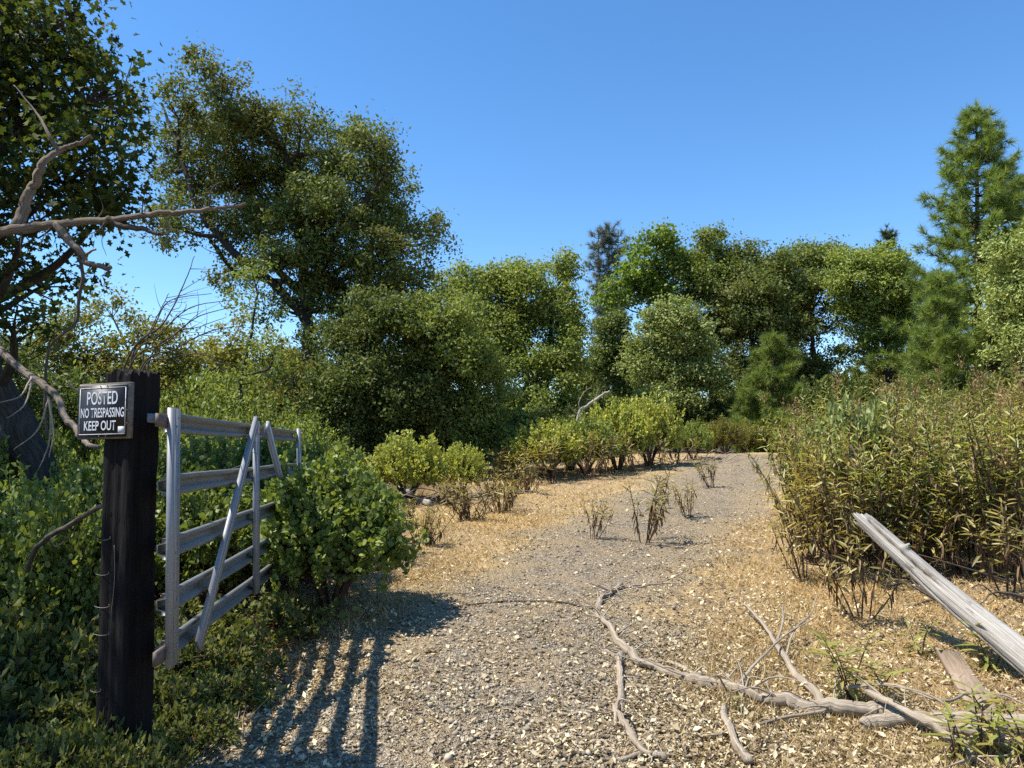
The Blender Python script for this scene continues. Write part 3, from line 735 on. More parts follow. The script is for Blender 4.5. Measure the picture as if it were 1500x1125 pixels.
# ------------------------------------------------------------------ pines
def pine(label, Z, base_px, top, half_w_px, leaf='pine', seed=1, whorls=24, per_whorl=6, tufts=7, needles=30, nl=.34, nw=.016, r0=.2, t0=.12, shape_pow=.75, name='pine_tree', group=None, trunks=None):
    r = np.random.default_rng(seed)
    base = GX(base_px, Z); base[2] -= .05
    t = thing(name, label, 'tree', base, group)
    S = Z / FPX
    topP = P(top[0], top[1], Z)
    cs, ds = [], []
    mbb = MB()
    for (b, tp, rr0) in (trunks or [(base, topP, r0)]):
        H = tp[2] - b[2]
        path = smooth_path([b, b + (tp - b) * .5 + r.normal(0, .05, 3) * [1, 1, 0], tp], 24)
        mb = MB(); tube(mb, path, np.linspace(rr0, .02, 24), 8, .06, seed=seed); mb.build('trunk', M['pine_bark'], t, True)
        for w in range(whorls):
            tt = t0 + (1 - t0) * (w + r.uniform(-.3, .3)) / whorls
            tt = min(max(tt, .02), .985)
            o = b + (tp - b) * tt
            Lb = half_w_px * S * (1 - tt) ** shape_pow
            if tt < t0 + .12: Lb *= .75
            Lb = max(Lb, .25)
            for k in range(per_whorl):
                a = r.uniform(0, 6.283); l = Lb * r.uniform(.55, 1.12)
                d = np.array([math.cos(a), math.sin(a), 0])
                rise = .75 * tt + .05
                e = o + d * l + np.array([0, 0, l * rise * .6])
                m = o + d * l * .5 + np.array([0, 0, l * (rise * .3 - .12)])
                bp = smooth_path([o, m, e], 6)
                tube(mbb, bp, np.linspace(.02 + .012 * l, .006, 6), 3, cap=False)
                nt_ = max(2, int(tufts * l / max(half_w_px * S * .6, .3)) + 1)
                for q in range(nt_):
                    s = 1 - (q / nt_) * .72
                    c = bp[0] * (1 - s) + bp[-1] * s + (np.array([0, 0, -.12 * l * 4 * s * (1 - s)]))
                    sd = d * .7 + r.normal(0, .5, 3) + [0, 0, .35]
                    sd = sd / np.linalg.norm(sd)
                    if q: c = c + sd * r.uniform(.05, .28) * min(1, l)
                    cs.append(c); ds.append(sd)
        cs.append(tp); ds.append(np.array([0, 0, 1.0]))
    mbb.build('branches', M['pine_bark'], t, kind='stuff')
    cs = np.array(cs); ds = np.array(ds)
    idx = np.repeat(np.arange(len(cs)), needles); n = len(idx)
    ax = unit(ds[idx] * .8 + r.normal(size=(n, 3)) * .62)
    p = cs[idx] + ds[idx] * (r.uniform(-.16, .1, n) * nl * 2)[:, None]
    mb = MB(); leaves(mb, p, ax, rnd_dir(n, r), nl * r.uniform(.6, 1.1, n), nw, BLADE)
    mb.build('crown', M[leaf], t, kind='stuff')
    return t
pine('tall sunlit pine with pointed top, the biggest conifer above the thicket', 31, 1436, (1430, 152), 165, seed=71, whorls=34, per_whorl=9, tufts=17, needles=36, nl=.40, nw=.026, r0=.24, t0=.10)
pine('dark pine partly hidden behind the tall sunlit pine', 37, 1508, (1503, 262), 110, 'pine_dark', seed=72, whorls=26, tufts=12, nl=.42, nw=.03)
pine('dark pointed conifer whose tip rises behind the spreading oak', 46, 1306, (1299, 332), 80, 'pine_dark', seed=73, whorls=26, nl=.42, nw=.034, tufts=11, t0=.2, shape_pow=.7)
pine('small bushy green pine in front of the broad olive oak', 26.5, 1130, (1133, 488), 66, 'pine', seed=74, whorls=16, per_whorl=8, tufts=13, needles=34, nl=.30, nw=.018, r0=.08, t0=.05, shape_pow=.6)
pine('bright young pine at the foot of the tall sunlit pine', 28, 1378, (1378, 395), 70, 'pine', seed=75, whorls=18, per_whorl=8, tufts=12, needles=32, nl=.32, nw=.018, r0=.09, t0=.12, shape_pow=.6)
gb = GX(886, 52)
pine('sparse grey pine with slim parallel stems above the gap', 52, 886, (890, 332), 22, 'grey_pine', seed=76, whorls=30, per_whorl=4, tufts=3, needles=26, nl=.46, nw=.024, t0=.35, shape_pow=.12, name='grey_pine_tree',
     trunks=[(gb, P(876, 336, 52), .13), (gb + [.2, .1, 0], P(892, 331, 52), .14), (gb + [.4, -.1, 0], P(906, 340, 52), .12)])

# ------------------------------------------------------------------ shrubs
def shrub_proto(w, h, leaf, seed, tips=120, per=16, L=.042, W=.8, shape=OVAL, name='manzanita_shrub', stem='bark_red', low=.25, upright=1.0):
    """dome shaped shrub built at the origin"""
    r = np.random.default_rng(seed)
    t = thing(name, 'leafy shrub', 'shrub', (0, 0, 0))
    d = rnd_dir(tips * 2, r); d = d[d[:, 2] > -.25][:tips]
    lump = 1 + .14 * np.sin(d[:, 0] * 6 + seed) * np.cos(d[:, 1] * 5 + seed) + .10 * r.normal(size=len(d))
    rr = (.55 + .45 * np.sqrt(r.uniform(size=len(d)))) * lump
    c0 = np.array([0, 0, h * .48])
    tips_p = c0 + d * np.array([w / 2, w / 2, h * .5]) * rr[:, None]
    tips_p[:, 2] = np.maximum(tips_p[:, 2], low * h * r.uniform(.4, 1.2, len(d)))
    mb = MB()
    nst = 7
    hubs = []
    for k in range(nst):
        a = k / nst * 6.283 + r.uniform(-.3, .3)
        hub = np.array([math.cos(a) * w * .2, math.sin(a) * w * .2, h * r.uniform(.25, .42)])
        pth = smooth_path([[math.cos(a) * .03, math.sin(a) * .03, -.04], hub * [.45, .45, .5], hub], 7)
        tube(mb, pth, np.linspace(.022, .011, 7) * max(1, w), 6, .1, seed=k); hubs.append(hub)
    hubs = np.array(hubs)
    tw = np.zeros((len(d), 3))
    for i, tp in enumerate(tips_p):
        hb = hubs[int((np.linalg.norm(hubs - tp, axis=1)).argmin())]
        tube(mb, np.array([hb, (hb + tp) / 2 + r.normal(0, .03, 3), tp]), [.009 * max(1, w), .006, .003], 3, cap=False)
        tw[i] = unit(tp - hb)
    mb.build('stems', M[stem], t)
    tw = unit(tw * .6 + np.array([0, 0, upright]) * .7 + r.normal(0, .25, tw.shape))
    idx = np.repeat(np.arange(len(d)), per); n = len(idx)
    along = r.uniform(-1, .25, n) * .17 * (h ** .3)
    p = tips_p[idx] + tw[idx] * along[:, None] + r.normal(0, .018, (n, 3)) * (h ** .3)
    ax = unit(tw[idx] * .75 + rnd_dir(n, r) * .8)
    nrm = unit(rnd_dir(n, r) + .25 * np.array([0, 0, 1.0]))
    mb = MB(); Ls = L * r.uniform(.6, 1.25, n)
    leaves(mb, p, ax, nrm, Ls, Ls * W, shape)
    mb.build('foliage', M[leaf], t, kind='stuff')
    return t

PROTOS = {
    'mA': shrub_proto(1.1, 1.1, 'manzanita', 101, 330, 26, .046),
    'mB': shrub_proto(1.2, 1.0, 'manzanita_bright', 102, 380, 24, .044),
    'mG': shrub_proto(1.2, 1.0, 'manzanita_grey', 103, 300, 22, .05),
    'mL': shrub_proto(1.2, 1.1, 'oak_light', 104, 260, 24, .05, .6, KITE, name='leafy_shrub'),
    'mY': shrub_proto(1.2, 1.0, 'yellow', 105, 260, 24, .06, .4, KITE, name='leafy_shrub'),
    'mD': shrub_proto(1.4, 1.4, 'oak', 107, 300, 30, .075, .55, KITE, name='undergrowth_bush'),
    'cov': shrub_proto(.7, .28, 'cover', 106, 120, 24, .040, .55, KITE, name='low_ground_cover', low=.3, upright=.5),
}
used = set()
def place(kind, loc, w, h, label, group=None, rz=None, z=-.02):
    root = PROTOS[kind]
    fw = {'mA': 1.1, 'mB': 1.2, 'mG': 1.2, 'mL': 1.2, 'mY': 1.2, 'mD': 1.4, 'cov': .7}[kind]
    fh = {'mA': 1.1, 'mB': 1.0, 'mG': 1.0, 'mL': 1.1, 'mY': 1.0, 'mD': 1.4, 'cov': .28}[kind]
    loc = np.array(loc, float); loc[2] += z
    rz = random.uniform(0, 6.28) if rz is None else rz
    sc = (w / fw, w / fw, h / fh)
    if kind not in used:
        used.add(kind)
        root.location = loc.tolist(); root.rotation_euler = (0, 0, rz); root.scale = sc; root['label'] = label
        if group: root['group'] = group
        return root
    return copy_thing(root, loc, rz, sc, label, group)
random.seed(5)
def top_h(px, top_py, Z):
    g = GX(px, Z); return P(px, top_py, Z)[2] - g[2]

# the manzanita by the gate end: its own mesh, the outermost leaves picked out one by one
gbush = shrub_proto(1.22, 1.25, 'manzanita', 120, 520, 26, .047, .85)
gl = GX(488, 6.35)
gbush.location = gl.tolist(); gbush['label'] = 'large round-leaved manzanita bush overgrowing the free end of the gate'
lm = MB(); leaves(lm, np.zeros((1, 3)), np.array([[0, 1.0, 0]]), np.array([[0, 0, 1.0]]), .055, .05, OVAL)
leaf_me = lm.mesh('leaf', M['manzanita'])
rr = np.random.default_rng(9)
for k in range(150):
    d = rnd_dir(1, rr)[0]; d[1] = -abs(d[1]); d[2] = d[2] * .8 + .15; d /= np.linalg.norm(d)
    p = np.array([0, 0, .6]) + d * [.62, .62, .62]
    o = bpy.data.objects.new('leaf', leaf_me); COL.objects.link(o); o.parent = gbush
    q = Vector((rr.normal(), rr.normal() - .6, rr.normal() * .5 + .3)).to_track_quat('Z', 'Y')
    o.matrix_basis = Matrix.Translation(Vector(p)) @ q.to_matrix().to_4x4() @ Matrix.Rotation(rr.uniform(0, 6.28), 4, 'Z') @ Matrix.Scale(rr.uniform(.7, 1.15), 4)

place('mB', GX(598, 13.2), 1.3, top_h(598, 634, 13.2), 'bright lime-green rounded manzanita standing alone against the dark thicket')
place('mB', GX(676, 14.0), .85, top_h(676, 650, 14.0), 'smaller lime-green manzanita touching the rounded lone one')
place('mL', GX(742, 16.8), .6, top_h(742, 662, 16.8), 'small grey-brown shrub at the left end of the mid shrub row')
MID = 'green shrubs of the row left of the track'
for px, Z, top, w, kd in [(800, 17.2, 620, 1.25, 'mB'), (858, 18.0, 612, 1.2, 'mL'), (835, 19.0, 622, 1.0, 'mB'), (905, 19.3, 592, 1.25, 'mB'), (950, 20.0, 584, 1.25, 'mB')]:
    place(kd, GX(px, Z), w * 1.35, top_h(px, top, Z) * 1.05, 'waist-high yellow-green shrub in the row left of the track', MID)
place('mL', GX(1015, 21.5), 1.1, top_h(1015, 614, 21.5), 'dark green shrub over grey brushwood beside the track end')
TE = 'yellowish shrubs closing off the track end'
for px, Z, top, w in [(1062, 24.2, 612, 1.3), (1092, 25.2, 618, 1.4), (1122, 25.0, 622, 1.3), (1150, 25.6, 618, 1.3), (1040, 25.5, 620, 1.2)]:
    place('mY', GX(px, Z), w, top_h(px, top, Z), 'yellowish low shrub closing off the far track end', TE)
place('mG', GX(1245, 8.7), 1.0, top_h(1245, 586, 8.7), 'pale grey-green shrub inside the brown thicket right of the track')
place('mG', GX(1300, 9.6), 1.0, top_h(1300, 584, 9.6), 'second pale grey-green shrub deeper in the brown thicket')
GB = 'manzanitas behind the gate'
for px, Z, top, w, kd in [(300, 7.8, 648, 1.3, 'mA'), (372, 8.8, 640, 1.4, 'mA'), (455, 8.6, 655, 1.2, 'mA'), (420, 10.2, 645, 1.3, 'mL'), (268, 6.2, 700, 1.1, 'mA'), (350, 6.9, 710, 1.2, 'mA'), (325, 10.5, 628, 1.4, 'mL'), (480, 11.4, 655, 1.0, 'mL'), (455, 7.4, 675, .9, 'mA'), (240, 8.5, 655, 1.2, 'mA'), (525, 10.8, 690, .8, 'mL')]:
    place(kd, GX(px, Z), w, top_h(px, top, Z), ('round-leaved manzanita close behind the gate rails' if Z < 8 else 'round-leaved manzanita further behind the gate' if kd == 'mA' else 'small-leaved shrub behind the gate, below the trees'), GB + (' near' if Z < 8 else ' far' if kd == 'mA' else ' small leaved'))
LP = 'manzanitas on the far side of the post'
for px, Z, top, w, kd in [(45, 5.6, 735, 1.0, 'mA'), (105, 5.0, 722, .8, 'mA'), (-20, 5.0, 760, .9, 'mA'), (130, 6.4, 690, 1.1, 'mA'), (30, 7.2, 690, 1.3, 'mL'), (160, 8.4, 665, 1.4, 'mL'), (70, 9.5, 650, 1.5, 'mL'), (-40, 8.4, 640, 1.5, 'mA')]:
    place(kd, GX(px, Z), w, top_h(px, top, Z), ('round-leaved manzanita next to the post on its gateless side' if Z < 6 else 'tall shrub beyond the post under the dark lobed-leaf oak'), LP + (' near' if Z < 6 else ' far'))
CV = 'ground cover round the post'
for px, Z, w, h in [(40, 3.9, .8, .34), (110, 3.75, .7, .26), (175, 3.72, .55, .22), (60, 4.4, .9, .5), (10, 4.6, 1.0, .6), (120, 4.5, .8, .42), (235, 4.15, .6, .3), (310, 4.9, .8, .32), (390, 5.7, .8, .34), (250, 4.9, .7, .35), (-20, 3.8, .8, .4), (290, 4.0, .45, .2), (30, 3.5, .7, .22), (345, 4.5, .45, .22), (200, 5.3, .9, .4), (-10, 4.2, .8, .5), (150, 4.05, .6, .3), (205, 3.42, .42, .27), (145, 3.42, .42, .30), (85, 3.42, .5, .28), (10, 3.4, .5, .28), (175, 3.36, .4, .24)]:
    place('cov', GX(px, Z), w * 1.15, h, ('low feathery ground cover growing under the gate rails' if px > 225 else 'low feathery ground cover around the foot of the post' if Z < 4.0 else 'low feathery ground cover below the manzanitas beyond the post'), CV + (' gate' if px > 225 else ' foot' if Z < 4.0 else ' beyond'))

US = 'dark undergrowth below the trees'
for px, Z, top, w in [(700, 22, 610, 2.2), (745, 23, 600, 2.2), (790, 24, 596, 2.2), (835, 25, 598, 2.0), (870, 27, 590, 2.4), (915, 27.5, 588, 2.4), (1045, 29, 588, 2.4), (1085, 30, 580, 2.6), (1180, 30, 575, 2.8), (1215, 31, 548, 2.8), (1245, 33, 540, 3.0), (1268, 31, 556, 2.8), (1330, 30, 560, 2.6), (1370, 29, 560, 2.4), (1420, 27, 552, 2.4), (1470, 26, 545, 2.4), (640, 21, 625, 2.2), (590, 20, 630, 2.2), (530, 18.5, 640, 2.0), (490, 17, 640, 1.8)]:
    place('mD', GX(px, Z), w, max(.8, top_h(px, top, Z)), 'dark leafy undergrowth bush at the foot of the trees', US)
for px, Z, top, w in [(120, 14, 560, 2.0), (180, 15, 575, 2.0), (60, 16, 540, 2.4), (240, 15, 590, 2.0), (300, 16, 590, 2.2), (350, 15, 600, 2.0), (400, 15.5, 590, 2.0), (440, 14.5, 610, 1.8), (210, 12, 620, 1.6), (280, 12.5, 625, 1.6), (10, 12, 600, 2.0), (500, 14.5, 650, 1.2), (250, 22, 560, 2.8), (300, 24, 545, 3.0), (350, 23, 535, 3.0), (400, 24, 525, 3.0), (450, 24, 515, 3.0), (200, 23, 555, 2.8), (490, 23, 520, 2.8), (120, 24, 540, 3.0)]:
    place('mL', GX(px, Z), w, max(.8, top_h(px, top, Z)), ('olive bush under the tallest oak and its yellowish neighbours' if Z > 18 else 'olive bush of the undergrowth right behind the gate manzanitas' if px > 220 else 'olive bush between the dark lobed-leaf oak and the bare branches'), 'olive bushes ' + ('under the tallest oak' if Z > 18 else 'behind the gate' if px > 220 else 'beyond the post'))

# ---- yerba santa
def yerba_proto(h, spread, stems, seed, leaf='yerba', dead=.4, lean=(0, 0), leaf_len=.10, flower=.3, name='yerba_santa_shrub', t_leaf=.3, gap=.026):
    r = np.random.default_rng(seed)
    t = thing(name, 'narrow-leaved shrub', 'shrub', (0, 0, 0))
    sm, fo, de, fl = MB(), MB(), MB(), MB()
    for k in range(stems):
        a = r.uniform(0, 6.283); l = h * r.uniform(.6, 1.05); sp = spread * math.sqrt(r.uniform())
        b = np.array([math.cos(a) * .06 * sp * 3, math.sin(a) * .06 * sp * 3, -.03])
        e = np.array([math.cos(a) * sp + lean[0] * l, math.sin(a) * sp + lean[1] * l, l])
        m = b * .5 + e * .5 + np.array([math.cos(a), math.sin(a), 0]) * r.uniform(-.08, .04) * l + r.normal(0, .02, 3)
        paths = [smooth_path([b, m, e], 16)]
        tube(sm, paths[0], np.linspace(.008, .003, 16) * (.7 + .3 * h), 5, .08, cap=False, seed=k)
        for q in range(r.integers(1, 4)):
            i = int(r.integers(6, 12)); o = paths[0][i]; aa = r.uniform(0, 6.283); ll = l * r.uniform(.16, .34)
            ee = o + np.array([math.cos(aa) * ll * .55, math.sin(aa) * ll * .55, ll * .85])
            pp = smooth_path([o, (o + ee) / 2 + [math.cos(aa) * ll * .1, math.sin(aa) * ll * .1, -.02], ee], 8)
            tube(sm, pp, np.linspace(.005, .002, 8), 4, cap=False); paths.append(pp)
        for j, pp in enumerate(paths):
            ln = np.linalg.norm(np.diff(pp, axis=0), axis=1).sum()
            n = max(5, int(ln * (1 - (t_leaf if j == 0 else .1)) / gap))
            tt = np.linspace(t_leaf if j == 0 else .1, 1, n)
            ii = tt * (len(pp) - 1); i0 = np.minimum(ii.astype(int), len(pp) - 2)
            p = pp[i0] + (pp[i0 + 1] - pp[i0]) * (ii - i0)[:, None]
            tg = unit(pp[i0 + 1] - pp[i0])
            th = np.arange(n) * 2.4 + r.uniform(0, 6.28)
            s1 = unit(np.cross(tg, [0.13, 1, .2])); s2 = np.cross(tg, s1)
            rad = np.cos(th)[:, None] * s1 + np.sin(th)[:, None] * s2
            up = np.clip((tt - .45) * 1.9, -.9, .8) + r.normal(0, .2, n)
            ax = unit(rad + tg * up[:, None])
            nrm = unit(tg * 1.0 - rad * up[:, None] * .8 + r.normal(0, .25, (n, 3)))
            L = leaf_len * r.uniform(.6, 1.2, n) * np.where(tt > .92, .65, 1)
            isd = r.uniform(size=n) < dead * np.clip(1.35 - 1.5 * tt, .06, 1) * 1.3
            if (~isd).any(): leaves(fo, p[~isd], ax[~isd], nrm[~isd], L[~isd], L[~isd] * .21, LANCE)
            if isd.any():
                axd = unit(ax[isd] * .6 + np.array([0, 0, -.9])); leaves(de, p[isd], axd, rad[isd], L[isd] * .9, L[isd] * .16, LANCE)
        if r.uniform() < flower:
            tip = paths[0][-1]; n = 26
            pf = tip + r.normal(0, 1, (n, 3)) * [.05, .05, .05] + [0, 0, .10]
            leaves(fl, pf, rnd_dir(n, r), rnd_dir(n, r), .035, .02, KITE)
            for pq in pf[:8]: tube(fl, np.array([tip, (tip + pq) / 2 + [0, 0, .01], pq]), .0022, 3, cap=False)
    sm.build('stems', M['bark_red'], t)
    fo.build('foliage', M[leaf], t, kind='stuff')
    if de.n: de.build('dried_leaves', M['yerba_dead'], t, kind='stuff')
    if fl.n: fl.build('seed_heads', M['seed'], t, kind='stuff')
    return t

yb = [yerba_proto(1.6, .62, 14, 200 + k, ['yerba', 'yerba_green', 'yerba_green'][k % 3], .5, leaf_len=.14, flower=.16) for k in range(5)]
ys_ = [yerba_proto(.75, .5, 6, 220 + k, 'yerba', .75, leaf_len=.14, flower=.1, t_leaf=.33) for k in range(3)]
ylow = [yerba_proto(.5, .42, 12, 230 + k, 'yerba', .7, leaf_len=.115, flower=0, t_leaf=.12) for k in range(2)]
yused = set()
def yplace(root, loc, s, label, group=None, rz=None, sz=None, tilt=0):
    o = yplace0(root, loc, s, label, group, rz, sz)
    o.rotation_euler = (random.uniform(-tilt, tilt), random.uniform(-tilt, tilt), o.rotation_euler[2])
    return o
def yplace0(root, loc, s, label, group=None, rz=None, sz=None):
    loc = np.array(loc, float); rz = random.uniform(0, 6.28) if rz is None else rz
    sc = (s, s, sz or s)
    if root.name not in yused:
        yused.add(root.name)
        root.location = loc.tolist(); root.rotation_euler = (0, 0, rz); root.scale = sc; root['label'] = label
        if group: root['group'] = group
        return root
    return copy_thing(root, loc, rz, sc, label, group)
TH = 'yerba santa shrubs of the thicket right of the track'
rows = []
for Z, x0, x1, st, top0, top1 in [(7.6, 1215, 1580, 46, 640, 570), (8.4, 1190, 1560, 44, 620, 545), (9.3, 1182, 1560, 40, 605, 530), (10.4, 1176, 1540, 42, 590, 520), (12.0, 1200, 1540, 46, 588, 520), (14.0, 1230, 1540, 60, 590, 530)]:
    px = x0
    while px < x1:
        rows.append((px + random.uniform(-12, 12), Z + random.uniform(-.3, .3), top0 + (top1 - top0) * (px - x0) / (x1 - x0) + random.choice((-20, -8, 4, 16, 34, 52)) + random.uniform(-8, 8))); px += st
for k, (px, Z, top) in enumerate(rows):
    h = top_h(px, top, Z)
    yplace(yb[k % 5], GX(px, Z), .95 * random.uniform(.8, 1.1), ('olive-brown narrow-leaved shrub in the front rank of the thicket, facing the log' if Z < 8.8 else 'tall narrow-leaved shrub at the back of the thicket, overtopping the front rank' if Z > 11.2 else 'tall narrow-leaved shrub in the middle of the thicket right of the track' if px > 1230 else 'tall narrow-leaved shrub at the gravel edge of the thicket'), TH + (' front' if Z < 8.8 else ' back' if Z > 11.2 else ' middle' if px > 1230 else ' edge'), sz=h / 1.6, tilt=.16)
SK = 'brown shrubs skirting the mid row'
for px, Z, s in [(770, 16.2, 1.1), (815, 16.0, 1.4), (850, 16.4, 1.5), (880, 17.3, 1.4), (930, 18.3, 1.3), (965, 19.0, 1.3), (760, 17.0, 1.3), (900, 18.2, 1.4), (990, 20.4, 1.3), (735, 16.4, 1.0)]:
    yplace(ys_[random.randrange(3)], GX(px, Z), s, 'brownish knee-high shrub skirting the green row left of the track', SK)
yplace(ys_[0], G(942, 794), 1.2, 'open brown-leaved sapling shrub standing alone in the middle of the track')
yplace(ys_[1], G(868, 792), .7, 'tiny withered shrub beside the lone sapling in the track')
yplace(ys_[2], G(1010, 760), .8, 'thin leaning shrub behind the lone sapling in the track')
yplace(ys_[1], G(1045, 716), .9, 'little dry shrub far up the gravel track')
LO = 'low brown shrubs sprawling over the dry grass'
for px, py, s in [(690, 762, 1.15), (735, 752, 1.2), (660, 742, 1.0), (770, 722, 1.2), (620, 800, .9), (720, 728, 1.0), (600, 770, .7)]:
    yplace(ylow[random.randrange(2)], G(px, py), s, 'low brown shrub sprawling on dry grass near the lime-green manzanitas', LO)
for px, py, s, lb in [(1180, 850, .95, 'hanging-leaved small shrub at the track edge of the thicket'), (1262, 905, .95, 'upright small shrub below the raised end of the weathered log'),
                      (1165, 800, .9, 'shrub with dark drooping leaves where thicket meets gravel'), (1330, 860, .9, 'small shrub under the middle of the weathered log'),
                      (1425, 850, 1.0, 'shrub directly behind the weathered log'), (1215, 830, 1.0, 'bushy small shrub left of the raised log end'), (1475, 870, 1.1, 'shrub behind the thick end of the weathered log')]:
    yplace(ys_[random.randrange(3)], G(px, py), s, lb)

# near sprigs: every leaf a piece of its own
LEAFS = []
for k in range(3):
    lm = MB(); leaves(lm, np.zeros((1, 3)), np.array([[0, 1.0, 0]]), np.array([[0, 0, 1.0]]), 1.0, .17 + .03 * k, LANCE)
    LEAFS.append(lm.mesh('leaf', M['yerba_green' if k < 2 else 'yerba']))
def sprig(px, py, h, stems, seed, label, leaf_len=.105, drop=0):
    leaf_len *= 1.3; h *= 1.15
    r = np.random.default_rng(seed); b = G(px, py)
    t = thing('yerba_santa_sprig', label, 'plant', b)
    for k in range(stems):
        a = r.uniform(0, 6.28); l = h * r.uniform(.6, 1.0)
        e = b + np.array([math.cos(a) * l * .42, math.sin(a) * l * .42, l])
        pth = smooth_path([b + [0, 0, -.02], (b + e) / 2 + r.normal(0, .02, 3), e], 9)
        mb = MB(); tube(mb, pth, np.linspace(.006, .0025, 9), 5); mb.build('stem', M['bark_red'], t, True)
        n = int(l / .03) + 4
        for q in range(n):
            s = .2 + .8 * q / (n - 1); i = min(int(s * 8), 7); p = pth[i] + (pth[i + 1] - pth[i]) * (s * 8 - i)
            th = q * 2.4 + k; up = (s - .45) * 1.4 + r.normal(0, .15)
            ax = Vector((math.cos(th), math.sin(th), up)).normalized()
            nr = Vector((-math.cos(th) * up, -math.sin(th) * up, 1.0)).normalized()
            sd = ax.cross(nr).normalized(); nr = sd.cross(ax)
            L = leaf_len * r.uniform(.7, 1.2) * (.75 if s > .92 else 1)
            o = bpy.data.objects.new('leaf', LEAFS[int(r.integers(3))]); COL.objects.link(o); o.parent = t
            m3 = Matrix((sd, ax, nr)).transposed().to_4x4()
            o.matrix_basis = Matrix.Translation(Vector((p - b).tolist())) @ m3 @ Matrix.Scale(L, 4)
    return t
sprig(1248, 1035, .34, 4, 1, 'green narrow-leaved sprig growing through the fork of the long fallen branch', .12)
sprig(1290, 1030, .20, 3, 2, 'small sprig beside the old plank, nearer the fallen branch')
sprig(1440, 1118, .30, 5, 3, 'leafy sprig in front of the plank end at the branch butt', .11)
sprig(1500, 1122, .30, 4, 4, 'leafy sprig growing over the thick end of the branch butt', .11)
sprig(1350, 960, .22, 2, 5, 'yellow-green sprig in dry grass between log and plank')
sprig(1455, 985, .26, 4, 6, 'dark drooping sprig under the thick part of the log')
sprig(1400, 1120, .2, 3, 7, 'short sprig at the tip of the thin diagonal branch')
sprig(1080, 1048, .10, 3, 8, 'tiny yellow seedling on the fallen branch knot', .05)

# ------------------------------------------------------------------ post, sign, gate
def box(mb, c, u, v, w, a, b, d, bev=0, mi=0):
    """box with half sizes a,b,d along unit axes u,v,w; edges bevelled on the u-v section"""
    c, u, v, w = [np.asarray(q, float) for q in (c, u, v, w)]
    if bev <= 0: prof = [(-a, -b), (a, -b), (a, b), (-a, b)]
    else: prof = [(-a + bev, -b), (a - bev, -b), (a, -b + bev), (a, b - bev), (a - bev, b), (-a + bev, b), (-a, b - bev), (-a, -b + bev)]
    k = len(prof)
    vs = [c + u * p + v * q - w * d for p, q in prof] + [c + u * p + v * q + w * d for p, q in prof]
    i = np.arange(k); j = (i + 1) % k
    mb.add(vs, np.stack([i, j, j + k, i + k], -1), None, mi)
    n0 = mb.n - 2 * k
    mb.f.append(np.array([list(range(n0 + k - 1, n0 - 1, -1))])); mb.m.append(np.array([mi], np.int32))
    mb.f.append(np.array([list(range(n0 + k, n0 + 2 * k))])); mb.m.append(np.array([mi], np.int32))

pc = P(190, 659, 3.64); pz0 = float(height(pc[0], pc[1])) - .25
ptop = P(190, 546, 3.66)[2]
post = thing('gate_post', 'square blackened timber gate post with worn top', 'post', (pc[0], pc[1], pz0 + .25))
PANG = math.radians(-18.4)
pu = np.array([math.cos(PANG), math.sin(PANG), 0]); pv = np.array([-math.sin(PANG), math.cos(PANG), 0])   # pu: to the right face, -pv: the sign face
hs = .084
m_ = 14
sq = []
for s in range(4):
    for q in range(m_):
        tq = -1 + 2 * q / m_
        sq.append([(tq, -1), (1, tq), (-tq, 1), (-1, -tq)][s])
sq = np.array(sq) * hs
cn = np.linalg.norm(sq, axis=1)[:, None]; sq = sq * np.minimum(1, (hs * 1.36) / cn)
rings = 60; zs = np.linspace(0, 1, rings)
pr_ = np.random.default_rng(4)
colw = pr_.normal(0, .0022, len(sq)); colw[5] -= .010; colw[9] -= .007; colw[m_ + 4] -= .009; colw[m_ + 10] -= .006
vv = []
for i, z in enumerate(zs):
    dr = colw + pr_.normal(0, .0012, len(sq)) + .002 * np.sin(z * 9 + np.arange(len(sq)) * .4)
    f = 1 + dr / hs
    lean = -.045 * (1 - z)
    cc = sq * f[:, None]
    zz = pz0 + (ptop - pz0) * z + (pr_.normal(0, .007, len(sq)) - .018 * (np.abs(cc).max(1) > hs * .98) if i == rings - 1 else 0)
    w3 = np.array([pc[0], pc[1], 0]) + cc[:, :1] * pu + cc[:, 1:] * pv - pu * lean
    w3[:, 2] = zz; vv.append(w3)
k = len(sq); mb = MB(); vv = np.concatenate(vv)
i = np.arange(rings - 1)[:, None] * k; j = np.arange(k)[None]; jn = (j + 1) % k
mb.add(vv, np.stack([i + j, i + jn, i + k + jn, i + k + j], -1).reshape(-1, 4))
last = vv[-k:]
inner = last * .5 + last.mean(0) * .5; inner[:, 2] = ptop + pr_.normal(0, .006, k) + .004
mb.add(np.concatenate([last, inner, [last.mean(0) + [0, 0, .012]]]), np.stack([np.arange(k), (np.arange(k) + 1) % k, k + (np.arange(k) + 1) % k, k + np.arange(k)], -1))
n0 = mb.n - 2 * k - 1
mb.f.append(np.stack([n0 + k + np.arange(k), n0 + k + (np.arange(k) + 1) % k, np.full(k, n0 + 2 * k)], -1)); mb.m.append(np.zeros(k, np.int32))
mb.build('shaft', M['post'], post)
UP = np.array([0, 0, 1.0])
